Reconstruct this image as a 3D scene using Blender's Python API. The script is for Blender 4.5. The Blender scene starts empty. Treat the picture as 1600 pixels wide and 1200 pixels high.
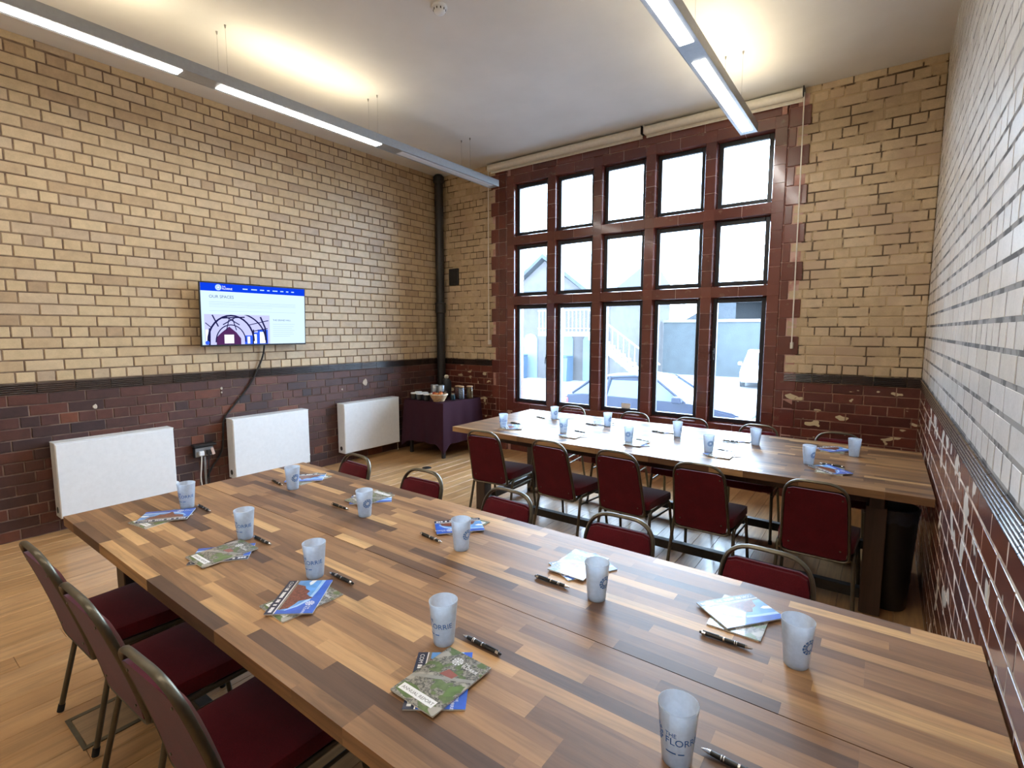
import bpy, bmesh, math, random
from mathutils import Vector, Matrix, Euler
R = math.radians
rnd = random.Random(7)
scene = bpy.context.scene
COL = scene.collection

# ------------------------------------------------------------------ camera
CAM = Vector((0, 0, 1.615)); YAW = R(36.26); PITCH = R(6.05); FPX = 792.0
cd = bpy.data.cameras.new('camera'); cam = bpy.data.objects.new('camera', cd); COL.objects.link(cam)
cd.sensor_width = 36.0; cd.lens = 36.0 * FPX / 1600.0; cd.clip_start = 0.02; cd.clip_end = 300
cam.location = CAM; cam.rotation_euler = (R(90) - PITCH, 0, YAW)
scene.camera = cam
# ------------------------------------------------------------------ sky
SKY_STRENGTH = 14.0
LAMP = 12.5
UPLIGHT = 8.5
world = bpy.data.worlds.new('overcast_sky'); scene.world = world; world.use_nodes = True
wn = world.node_tree.nodes; wl = world.node_tree.links
wb = wn['Background']; wb.inputs['Color'].default_value = (0.60, 0.79, 1.0, 1); wb.inputs['Strength'].default_value = SKY_STRENGTH
# a light portal in the window opening: it only guides the sampling of the sky, it gives off nothing
pl = bpy.data.lights.new('window_portal', 'AREA'); pl.shape = 'RECTANGLE'; pl.size = 3.7; pl.size_y = 3.2; pl.cycles.is_portal = True
po = bpy.data.objects.new('window_portal', pl); COL.objects.link(po); po.location = (-2.46, 5.75, 2.1); po.rotation_euler = (R(-90), 0, 0)
# ------------------------------------------------------------------ exposure
vs = scene.view_settings
vs.view_transform = 'Standard'; vs.look = 'None'; vs.gamma = 1.0; vs.use_curve_mapping = False; vs.exposure = 1.3
scene.cycles.max_bounces = 8; scene.cycles.diffuse_bounces = 5; scene.cycles.transparent_max_bounces = 16

# ------------------------------------------------------------------ dimensions
XL, XR, YW, YB, ZC = -5.30, 0.27, 5.45, -1.60, 3.785
DADO = 1.212; CRS = 0.0865; STR = 0.234; TT = 0.765

# ------------------------------------------------------------------ helpers
def tag(o, label=None, cat=None, group=None, kind=None):
    if label: o['label'] = label
    if cat: o['category'] = cat
    if group: o['group'] = group
    if kind: o['kind'] = kind
    return o
def empty(name, loc=(0, 0, 0), rz=0.0, **k):
    o = bpy.data.objects.new(name, None); COL.objects.link(o); o.location = loc; o.rotation_euler = (0, 0, rz)
    o.empty_display_size = 0.05
    return tag(o, **k)
def link(name, me, parent=None, loc=None, rot=None):
    o = bpy.data.objects.new(name, me); COL.objects.link(o)
    if parent: o.parent = parent
    if loc is not None: o.location = loc
    if rot is not None: o.rotation_euler = rot
    return o
def mesh(name, bm, m, smooth=None):
    me = bpy.data.meshes.new(name)
    bmesh.ops.recalc_face_normals(bm, faces=bm.faces)
    bm.to_mesh(me); bm.free()
    for q in (m if isinstance(m, (list, tuple)) else [m]): me.materials.append(q)
    if smooth:
        for p in me.polygons: p.use_smooth = True
        me.set_sharp_from_angle(angle=R(smooth))
    return me
def obj(name, bm, m, parent=None, loc=None, rot=None, smooth=None):
    return link(name, mesh(name, bm, m, smooth), parent, loc, rot)
def copy_tree(o, parent=None):
    c = o.copy(); COL.objects.link(c)
    if parent: c.parent = parent
    for ch in list(o.children): copy_tree(ch, c)
    return c
def box(bm, x0, x1, y0, y1, z0, z1, bev=0.0, seg=1):
    ret = bmesh.ops.create_cube(bm, size=1.0)
    vs_ = ret['verts']
    for v in vs_:
        v.co = Vector((x0 + (v.co.x + .5) * (x1 - x0), y0 + (v.co.y + .5) * (y1 - y0), z0 + (v.co.z + .5) * (z1 - z0)))
    if bev:
        es = list({e for v in vs_ for e in v.link_edges})
        bmesh.ops.bevel(bm, geom=es, offset=bev, segments=seg, profile=.5, affect='EDGES')
    return bm
def nbox(*a, **k): return box(bmesh.new(), *a, **k)
def lathe(bm, prof, n=20, cx=0, cy=0, cap=True):
    rings = []
    for r_, z_ in prof:
        rings.append([bm.verts.new((cx + r_ * math.cos(2 * math.pi * i / n), cy + r_ * math.sin(2 * math.pi * i / n), z_)) for i in range(n)])
    for a, b in zip(rings[:-1], rings[1:]):
        for i in range(n): bm.faces.new((a[i], a[(i + 1) % n], b[(i + 1) % n], b[i]))
    if cap:
        for rg in (rings[0], rings[-1]):
            try: bm.faces.new(rg)
            except Exception: pass
    return bm
def tube(bm, pts, ra, rb=None, n=8, closed=False, up=Vector((0, 0, 1)), cap=True):
    """sweep an ellipse (ra along the frame's side, rb along its up) along a polyline"""
    rb = ra if rb is None else rb
    pts = [Vector(p) for p in pts]; N = len(pts); rings = []
    for i, p in enumerate(pts):
        if closed: t = pts[(i + 1) % N] - pts[i - 1]
        else: t = pts[min(i + 1, N - 1)] - pts[max(i - 1, 0)]
        t.normalize()
        u = up - t * up.dot(t)
        if u.length < 1e-4:
            u = Vector((1, 0, 0)) - t * t.x
        u.normalize(); s = t.cross(u)
        rings.append([bm.verts.new(p + s * ra * math.cos(2 * math.pi * k / n) + u * rb * math.sin(2 * math.pi * k / n)) for k in range(n)])
    M = N if closed else N - 1
    for i in range(M):
        a, b = rings[i], rings[(i + 1) % N]
        for k in range(n): bm.faces.new((a[k], a[(k + 1) % n], b[(k + 1) % n], b[k]))
    if cap and not closed:
        bm.faces.new(rings[0]); bm.faces.new(rings[-1])
    return bm
def fillet(pts, r, n=5, closed=False):
    pts = [Vector(p) for p in pts]; out = []; N = len(pts)
    for i in range(N):
        if not closed and i in (0, N - 1): out.append(pts[i]); continue
        p = pts[i]; a = pts[i - 1] - p; b = pts[(i + 1) % N] - p
        rr = min(r if not isinstance(r, (list, tuple)) else r[i], a.length * .49, b.length * .49)
        A = p + a.normalized() * rr; B = p + b.normalized() * rr
        for k in range(n + 1):
            t = k / n; out.append(A * (1 - t) ** 2 + p * 2 * t * (1 - t) + B * t * t)
    return out
def prism(bm, poly, y0, y1, axis='y'):
    """extrude a 2-D polygon; axis y: (x,z) polygon along y, axis x: (y,z), axis z: (x,y)"""
    f = {'y': lambda a, b, t: (a, t, b), 'x': lambda a, b, t: (t, a, b), 'z': lambda a, b, t: (a, b, t)}[axis]
    A = [bm.verts.new(f(a, b, y0)) for a, b in poly]; B = [bm.verts.new(f(a, b, y1)) for a, b in poly]
    n = len(poly)
    for i in range(n): bm.faces.new((A[i], A[(i + 1) % n], B[(i + 1) % n], B[i]))
    bm.faces.new(A); bm.faces.new(B)
    return bm
def text(name, body, size, m, parent=None, loc=(0, 0, 0), rot=(0, 0, 0), align='LEFT', bend=None, ext=0.0002):
    cu = bpy.data.curves.new(name, 'FONT'); cu.body = body; cu.size = size; cu.align_x = align; cu.extrude = ext; cu.resolution_u = 3
    t = bpy.data.objects.new(name + '_tmp', cu); COL.objects.link(t)
    bpy.context.view_layer.update()
    me = bpy.data.meshes.new_from_object(t.evaluated_get(bpy.context.evaluated_depsgraph_get()))
    bpy.data.objects.remove(t); bpy.data.curves.remove(cu)
    me.materials.clear(); me.materials.append(m); me.name = name
    if bend:
        for v in me.vertices: v.co = bend(v.co)
    return link(name, me, parent, loc, rot)
def project(p):
    v = Vector(p) - CAM
    F = Vector((-math.sin(YAW) * math.cos(PITCH), math.cos(YAW) * math.cos(PITCH), -math.sin(PITCH)))
    Rr = Vector((math.cos(YAW), math.sin(YAW), 0)); U = Rr.cross(F)
    d = v.dot(F)
    if d < .05: return None
    return (800 + FPX * v.dot(Rr) / d, 600 - FPX * v.dot(U) / d)
def on_photo_area(corners):
    ps = [project(c) for c in corners]
    if any(p is None for p in ps): return 0
    mx = sum(p[0] for p in ps) / len(ps); my = sum(p[1] for p in ps) / len(ps)
    if not (-10 < mx < 1610 and -10 < my < 1210): return 0
    a = 0
    for i in range(len(ps)):
        x0, y0 = ps[i]; x1, y1 = ps[(i + 1) % len(ps)]; a += x0 * y1 - x1 * y0
    return abs(a) / 2

# ------------------------------------------------------------------ materials
def srgb(c):
    return tuple(((v / 255) / 12.92 if v / 255 <= .04045 else ((v / 255 + .055) / 1.055) ** 2.4) for v in c) + (1,)
class NT:
    def __init__(self, name):
        self.m = bpy.data.materials.new(name); self.m.use_nodes = True
        self.n = self.m.node_tree.nodes; self.l = self.m.node_tree.links
        self.p = self.n.get('Principled BSDF'); self.out = self.n.get('Material Output')
    def new(self, t, **k):
        nd = self.n.new(t)
        for a, b in k.items(): setattr(nd, a, b)
        return nd
    def link(self, a, b): self.l.new(a, b)
    def ramp(self, fac, stops, interp='LINEAR'):
        r = self.new('ShaderNodeValToRGB'); cr = r.color_ramp; cr.interpolation = interp
        while len(cr.elements) < len(stops): cr.elements.new(.5)
        for e, (p, c) in zip(cr.elements, stops): e.position = p; e.color = c
        self.link(fac, r.inputs['Fac']); return r.outputs['Color']
    def noise(self, scale, detail=3, coord=None, dim=None, rough=.55, distort=0):
        nz = self.new('ShaderNodeTexNoise'); nz.inputs['Scale'].default_value = scale; nz.inputs['Detail'].default_value = detail
        nz.inputs['Roughness'].default_value = rough; nz.inputs['Distortion'].default_value = distort
        if coord is not None: self.link(coord, nz.inputs['Vector'])
        return nz.outputs['Fac']
    def mix(self, fac, a, b, blend='MIX'):
        mx = self.new('ShaderNodeMix', data_type='RGBA', blend_type=blend)
        for s, v in ((mx.inputs['Factor'], fac), (mx.inputs['A'], a), (mx.inputs['B'], b)):
            if hasattr(v, 'links'): self.link(v, s)
            else: s.default_value = v
        return mx.outputs['Result']
    def math(self, op, a, b=None):
        mt = self.new('ShaderNodeMath', operation=op)
        for i, v in enumerate((a, b)):
            if v is None: continue
            if hasattr(v, 'links'): self.link(v, mt.inputs[i])
            else: mt.inputs[i].default_value = v
        return mt.outputs[0]
    def mapping(self, vec, scale=(1, 1, 1), loc=(0, 0, 0)):
        mp = self.new('ShaderNodeMapping'); mp.inputs['Scale'].default_value = scale; mp.inputs['Location'].default_value = loc
        self.link(vec, mp.inputs['Vector']); return mp.outputs['Vector']
    def pos(self): return self.new('ShaderNodeNewGeometry').outputs['Position']
    def bump(self, h, strength=.2, dist=.01):
        b = self.new('ShaderNodeBump'); b.inputs['Strength'].default_value = strength; b.inputs['Distance'].default_value = dist
        self.link(h, b.inputs['Height']); self.link(b.outputs['Normal'], self.p.inputs['Normal'])
    def set(self, **k):
        for a, v in k.items():
            i = self.p.inputs[a.replace('_', ' ')]
            if hasattr(v, 'links'): self.link(v, i)
            else: i.default_value = v
        return self.m
MATS = {}
def plain(name, c, rough=.5, metal=0.0, var=.12, scale=30, coat=0.0, spec=.5):
    """a plain painted / metal / plastic surface with faint noise in its tone"""
    if name in MATS: return MATS[name]
    t = NT(name); c = c if len(c) == 4 else tuple(c) + (1,)
    tc = t.new('ShaderNodeTexCoord').outputs['Object']
    f = t.noise(scale, 3, tc)
    dk = tuple(v * (1 - var) for v in c[:3]) + (1,); lt = tuple(min(1, v * (1 + var)) for v in c[:3]) + (1,)
    t.set(Base_Color=t.ramp(f, [(.3, dk), (.7, lt)]), Roughness=rough, Metallic=metal, Coat_Weight=coat, Specular_IOR_Level=spec)
    MATS[name] = t.m; return t.m
def emit(name, c, s):
    if name in MATS: return MATS[name]
    if name.startswith('screen'): s *= .56
    t = NT(name); t.n.remove(t.p); e = t.new('ShaderNodeEmission'); e.inputs['Color'].default_value = c; e.inputs['Strength'].default_value = s
    t.link(e.outputs[0], t.out.inputs[0]); MATS[name] = t.m; return t.m
def rand_socket(t, joined):
    if joined: return t.new('ShaderNodeNewGeometry').outputs['Random Per Island']
    return t.new('ShaderNodeObjectInfo').outputs['Random']
def brick_mat(name, stops, rough, joined, mott=.18, chips=None, coat=0.0, mott_scale=14, smear=None):
    t = NT(name + ('_joined' if joined else ''))
    c = t.ramp(rand_socket(t, joined), stops)
    p = t.pos()
    f = t.noise(mott_scale, 5, p, rough=.65)
    c = t.mix(1.0, c, t.ramp(f, [(.25, (1 - mott,) * 3 + (1,)), (.75, (1 + mott * .5,) * 3 + (1,))]), 'MULTIPLY')
    f2 = t.noise(120, 2, p)
    c = t.mix(.25, c, t.ramp(f2, [(.35, (.75, .75, .75, 1)), (.6, (1, 1, 1, 1))]), 'MULTIPLY')
    if smear:                      # soft broad blotches of another tone
        f4 = t.noise(smear[1], 3, p); c = t.mix(t.ramp(f4, [(.5, (0, 0, 0, 1)), (.65, (.8, .8, .8, 1))]), c, smear[0])
    if chips:                      # splashes of cream paint with a shape of their own
        f3 = t.noise(chips[1], 2, t.mapping(p, chips[3]), rough=.45)
        c = t.mix(t.ramp(f3, [(chips[2], (0, 0, 0, 1)), (chips[2] + .015, (1, 1, 1, 1))]), c, chips[0])
    t.bump(f, .12, .004)
    return t.set(Base_Color=c, Roughness=rough, Coat_Weight=coat, Coat_Roughness=.08)
def mortar_mat(name, a, b, scale=6, lo=.45, hi=.55):
    t = NT(name); p = t.pos(); f = t.noise(scale, 4, p)
    c = t.ramp(f, [(lo, a), (hi, b)])
    return t.set(Base_Color=c, Roughness=.9)

YEL = [(0, (.43, .30, .18, 1)), (.10, (.50, .36, .21, 1)), (.4, (.565, .42, .245, 1)), (.7, (.61, .465, .28, 1)), (.9, (.55, .42, .275, 1)), (1, (.46, .34, .225, 1))]
WHT = [(0, (.76, .74, .69, 1)), (.3, (.86, .85, .82, 1)), (.7, (.89, .88, .86, 1)), (1, (.82, .79, .74, 1))]
RED = [(0, (.050, .030, .032, 1)), (.2, (.072, .036, .031, 1)), (.45, (.100, .042, .030, 1)), (.7, (.125, .048, .033, 1)), (.88, (.085, .042, .038, 1)), (.97, (.16, .060, .034, 1)), (1, (.20, .075, .038, 1))]
REDW = [(0, (.085, .022, .016, 1)), (.5, (.13, .035, .024, 1)), (1, (.17, .045, .028, 1))]
REDR = [(0, (.10, .03, .022, 1)), (.35, (.19, .06, .035, 1)), (.75, (.16, .06, .045, 1)), (1, (.13, .055, .05, 1))]
CREAM = (.62, .52, .33, 1); CREAMW = (.78, .74, .66, 1)
BM = {}
for j in (False, True):
    BM['left_yellow', j] = brick_mat('buff_glazed_brick', YEL, .38, j)
    BM['left_red', j] = brick_mat('red_brown_brick', [(p, (c[0] * .88, c[1] * .72, c[2] * .68, 1)) for p, c in RED], .5, j, .3)
    BM['window_yellow', j] = brick_mat('buff_worn_brick', [(0, (.50, .37, .22, 1)), (.4, (.58, .44, .27, 1)), (1, (.63, .49, .32, 1))], .5, j, .22, smear=((.46, .33, .22, 1), 2.6))
    BM['window_red', j] = brick_mat('oxblood_brick', REDW, .3, j, .25, chips=(CREAM, 7.5, .645, (1, 1, 1.7)))
    BM['right_yellow', j] = brick_mat('white_glazed_brick', WHT, .26, j, .10, coat=.3)
    BM['right_red', j] = brick_mat('glossy_red_brick', REDR, .24, j, .25, chips=(CREAMW, 6.5, .615, (1, 1, 1.1)), coat=.15)
MORT = {'left': (mortar_mat('dark_mortar', (.15, .095, .06, 1), (.24, .165, .105, 1)), mortar_mat('brown_mortar', (.11, .07, .055, 1), (.21, .14, .105, 1))),
        'window': (mortar_mat('smeared_mortar', (.11, .075, .045, 1), (.50, .37, .22, 1), 5, .47, .53), mortar_mat('pink_mortar', (.20, .11, .08, 1), (.36, .22, .15, 1))),
        'right': (mortar_mat('grey_mortar', (.09, .083, .078, 1), (.26, .25, .235, 1), 9), mortar_mat('pale_mortar', (.34, .26, .20, 1), (.55, .47, .38, 1), 9))}
M_REED = [brick_mat('dark_reeded_brick', [(0, (.020, .013, .012, 1)), (.6, (.035, .02, .017, 1)), (1, (.055, .03, .022, 1))], .24, False, .3, coat=.4)]

def wood_mat(name, stops, axis, rough, joined=False, coat=0.0, grain=.35, gs=1.0, rnd_on=True):
    t = NT(name); p = t.pos()
    rs = rand_socket(t, joined)
    base = t.ramp(rs, stops)
    sc = [26 * gs, 26 * gs, 26 * gs]; sc['xyz'.index(axis)] = 1.6 * gs
    off = t.new('ShaderNodeCombineXYZ')
    t.link(t.math('MULTIPLY', rs, 37.0), off.inputs[0]); t.link(t.math('MULTIPLY', rs, 91.0), off.inputs[1])
    ad = t.new('ShaderNodeVectorMath', operation='ADD'); t.link(p, ad.inputs[0]); t.link(off.outputs[0], ad.inputs[1])
    v = t.mapping(ad.outputs[0], sc)
    f = t.noise(1.0, 6, v, rough=.62, distort=1.2)
    g = t.ramp(f, [(.25, (1 - grain,) * 3 + (1,)), (.55, (1, 1, 1, 1)), (.8, (1 + grain * .35,) * 3 + (1,))])
    c = t.mix(1.0, base, g, 'MULTIPLY')
    f2 = t.noise(3.5, 4, ad.outputs[0])
    c = t.mix(.6, c, t.ramp(f2, [(.3, (.72, .66, .62, 1)), (.6, (1, 1, 1, 1))]), 'MULTIPLY')
    rr = t.math('ADD', t.math('MULTIPLY', f, .12), rough - .06)
    t.bump(f, .06, .002)
    return t.set(Base_Color=c, Roughness=rr, Coat_Weight=coat, Coat_Roughness=.14)
STAVE = [(0, (.105, .055, .033, 1)), (.12, (.165, .086, .046, 1)), (.28, (.25, .13, .062, 1)), (.55, (.335, .18, .083, 1)), (.78, (.42, .236, .108, 1)), (.88, (.57, .335, .148, 1)), (1, (.65, .405, .185, 1))]
M_STAVE = wood_mat('worktop_stave_wood', STAVE, 'x', .46, coat=.0, grain=.5)
M_STAVEJ = wood_mat('worktop_stave_wood_joined', [(p, tuple(v * .75 for v in c[:3]) + (1,)) for p, c in STAVE], 'x', .36, joined=True, coat=.12)
M_BOARD = wood_mat('oak_floorboard_wood', [(0, (.45, .245, .10, 1)), (.5, (.52, .295, .125, 1)), (1, (.58, .34, .155, 1))], 'y', .34, coat=.30, grain=.42, gs=.8)
M_DARKWOOD = wood_mat('dark_stained_wood', [(0, (.055, .034, .024, 1)), (1, (.08, .05, .034, 1))], 'z', .5)

t = NT('white_ceiling_plaster'); f = t.noise(2.2, 5, t.pos()); f2 = t.noise(160, 2, t.pos())
t.bump(f2, .12, .002); M_CEIL = t.set(Base_Color=t.ramp(f, [(.3, (.66, .64, .61, 1)), (.7, (.72, .70, .67, 1))]), Roughness=.85)
t = NT('terracotta_glaze'); p = t.pos(); f = t.noise(9, 5, p, rough=.7); rs = rand_socket(t, False)
c = t.ramp(rs, [(0, (.105, .028, .022, 1)), (.5, (.14, .040, .030, 1)), (1, (.17, .052, .038, 1))])
c = t.mix(t.ramp(t.noise(11, 4, p, rough=.7), [(.60, (0, 0, 0, 1)), (.72, (.55, .55, .55, 1))]), c, (.24, .15, .10, 1))
t.bump(f, .15, .004); M_TERRA = t.set(Base_Color=c, Roughness=.24, Coat_Weight=.35, Coat_Roughness=.1)
M_TJOINT = mortar_mat('terracotta_joint', (.42, .22, .18, 1), (.55, .36, .30, 1))
M_STEELBLK = plain('black_window_steel', (.012, .013, .02), .4)
# thin clear pane with a faint translucent layer standing in for veiling glare
t = NT('window_glass'); t.n.remove(t.p)
tr = t.new('ShaderNodeBsdfTransparent'); tr.inputs[0].default_value = (.97, .985, 1, 1)
gl = t.new('ShaderNodeBsdfGlossy'); gl.inputs['Roughness'].default_value = .02
tl = t.new('ShaderNodeBsdfTranslucent'); tl.inputs[0].default_value = (.85, .93, 1, 1)
m1 = t.new('ShaderNodeMixShader'); m1.inputs[0].default_value = .010
t.link(tr.outputs[0], m1.inputs[1]); t.link(tl.outputs[0], m1.inputs[2])
m2 = t.new('ShaderNodeMixShader'); lw = t.new('ShaderNodeLayerWeight'); lw.inputs[0].default_value = .12
t.link(lw.outputs['Fresnel'], m2.inputs[0]); t.link(m1.outputs[0], m2.inputs[1]); t.link(gl.outputs[0], m2.inputs[2]); t.link(m2.outputs[0], t.out.inputs[0])
M_GLASS = t.m
# frosted plastic
t = NT('frosted_plastic'); t.n.remove(t.p)
fz = t.noise(90, 2, t.pos())
tr = t.new('ShaderNodeBsdfTransparent'); tr.inputs[0].default_value = (.93, .96, 1, 1)
tl = t.new('ShaderNodeBsdfTranslucent'); tl.inputs[0].default_value = (.84, .92, 1, 1)
df = t.new('ShaderNodeBsdfDiffuse'); df.inputs[0].default_value = (.80, .89, 1, 1)
gl = t.new('ShaderNodeBsdfGlossy'); gl.inputs['Roughness'].default_value = .3
a1 = t.new('ShaderNodeMixShader'); a1.inputs[0].default_value = .5; t.link(tl.outputs[0], a1.inputs[1]); t.link(df.outputs[0], a1.inputs[2])
a2 = t.new('ShaderNodeMixShader'); t.link(t.ramp(fz, [(.3, (.64, .64, .64, 1)), (.7, (.72, .72, .72, 1))]), a2.inputs[0]); t.link(tr.outputs[0], a2.inputs[1]); t.link(a1.outputs[0], a2.inputs[2])
a3 = t.new('ShaderNodeMixShader'); lw = t.new('ShaderNodeLayerWeight'); lw.inputs[0].default_value = .10
t.link(lw.outputs['Fresnel'], a3.inputs[0]); t.link(a2.outputs[0], a3.inputs[1]); t.link(gl.outputs[0], a3.inputs[2]); t.link(a3.outputs[0], t.out.inputs[0])
M_CUP = t.m
M_BLUEINK = plain('blue_ink', (.03, .14, .42), .5)
M_WHITE = plain('white_enamel', (.78, .80, .82), .35, var=.03)
M_OFFWHITE = plain('off_white_blind', (.74, .70, .62), .6, var=.05)
M_WIRE = plain('steel_wire', (.35, .34, .32), .4, .7)
M_ALU = plain('satin_aluminium', (.36, .37, .38), .38, .55, var=.05)
M_LENSOFF = plain('unlit_diffuser', (.62, .64, .68), .4, var=.03)
M_LENS = emit('lit_diffuser', (1, .96, .89, 1), LAMP)
M_UP = emit('lit_uplight', (1, .85, .58, 1), UPLIGHT)
M_BLACK = plain('black_plastic', (.012, .012, .013), .4)
M_BLKIRON = plain('black_painted_iron', (.018, .017, .016), .5, var=.3)
M_PIPE = plain('black_gloss_pipe', (.016, .014, .013), .42, var=.3)
M_CHROME = plain('chrome', (.7, .7, .72), .18, 1.0, var=.03)
M_BRONZE = plain('bronze_painted_tube', (.12, .104, .074), .36, .7, var=.1)
M_RUBBER = plain('black_rubber', (.01, .01, .01), .7)
t = NT('dark_red_fabric'); f = t.noise(420, 2, t.new('ShaderNodeTexCoord').outputs['Object']); f2 = t.noise(9, 3, t.new('ShaderNodeTexCoord').outputs['Object'])
c = t.mix(1, t.ramp(f, [(.3, (.070, .004, .009, 1)), (.7, (.125, .007, .014, 1))]), t.ramp(f2, [(.3, (.8, .8, .8, 1)), (.7, (1.1, 1.1, 1.1, 1))]), 'MULTIPLY')
t.bump(f, .25, .001); M_FABRIC = t.set(Base_Color=c, Roughness=.9, Sheen_Weight=.15, Sheen_Roughness=.4, Specular_IOR_Level=.2)
t = NT('aubergine_tablecloth'); f = t.noise(300, 2, t.new('ShaderNodeTexCoord').outputs['Object'])
t.bump(f, .15, .001); M_CLOTH = t.set(Base_Color=t.ramp(f, [(.3, (.030, .010, .018, 1)), (.7, (.045, .015, .027, 1))]), Roughness=.9, Specular_IOR_Level=.15)
M_PAPER = plain('white_paper', (.80, .80, .78), .6, var=.03)
M_NAVY = plain('navy_print', (.012, .022, .065), .28, var=.1, coat=.4)
M_SKYBLUE = plain('sky_blue_print', (.13, .36, .80), .28, var=.3, scale=22, coat=.4)
M_BLUE = plain('bright_blue_print', (.035, .13, .62), .28, var=.2, scale=22, coat=.4)
M_BUILDPRINT = plain('brick_building_print', (.19, .055, .035), .3, var=.6, scale=160, coat=.4)
M_WHITEPRINT = plain('white_print', (.85, .87, .9), .4, var=.02)
M_GREYPRINT = plain('grey_print', (.13, .14, .15), .4, var=.02)
t = NT('aerial_photo_print'); tc = t.new('ShaderNodeTexCoord').outputs['Object']
f = t.noise(160, 4, tc, rough=.75); g = t.noise(26, 2, tc)
c = t.ramp(f, [(.32, (.03, .03, .028, 1)), (.47, (.13, .13, .12, 1)), (.6, (.40, .38, .33, 1)), (.7, (.07, .08, .06, 1))])
c = t.mix(t.ramp(g, [(.52, (0, 0, 0, 1)), (.56, (1, 1, 1, 1))]), c, t.ramp(t.noise(60, 3, tc), [(.3, (.07, .12, .035, 1)), (.7, (.16, .22, .09, 1))]))
g2 = t.noise(19, 1, t.mapping(tc, (1, 1, 1), (3, 5, 1)))
c = t.mix(t.ramp(g2, [(.60, (0, 0, 0, 1)), (.63, (1, 1, 1, 1))]), c, (.42, .40, .36, 1))
M_AERIAL = t.set(Base_Color=c, Roughness=.3, Coat_Weight=.4)

# ================================================================== STRUCTURE
def struct(name, bm, m, label, cat, **k):
    o = obj(name, bm, m, **k); return tag(o, label, cat, kind='structure')
floor = struct('floor', nbox(XL - .3, XR + .3, YB - .3, YW + .25, -.12, -.018), M_DARKWOOD, 'honey oak board floor of the meeting room', 'floor')
ceiling = struct('ceiling', nbox(XL - .3, XR + .3, YB - .3, YW + .4, ZC, ZC + .15), M_CEIL, 'plain white plastered ceiling', 'ceiling')
bm = nbox(XL - .3, XR + .3, YB - .3, YB, -.12, ZC)
struct('wall_back', bm, brick_mat('buff_back_wall', YEL, .6, True), 'buff wall behind the camera', 'wall')

# floorboards along the room's depth
BW = .135; cache = {}
nb = int((XR - XL) / BW)
bwid = (XR - XL) / nb
for i in range(nb):
    y = YB - rnd.uniform(0, 2.0)
    while y < YW:
        L = rnd.choice((2.4, 2.8, 3.2, 3.6)); y0 = max(y, YB); y1 = min(y + L, YW)
        if y1 - y0 > .08:
            k = round(y1 - y0, 3)
            if k not in cache: cache[k] = mesh('floorboard', nbox(-bwid / 2 + .0008, bwid / 2 - .0008, -k / 2 + .0006, k / 2 - .0006, -.018, 0, bev=.0012), M_BOARD)
            link('floorboard', cache[k], floor, (XL + (i + .5) * bwid, (y0 + y1) / 2, -rnd.uniform(0, .0006)))
        y += L

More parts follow.
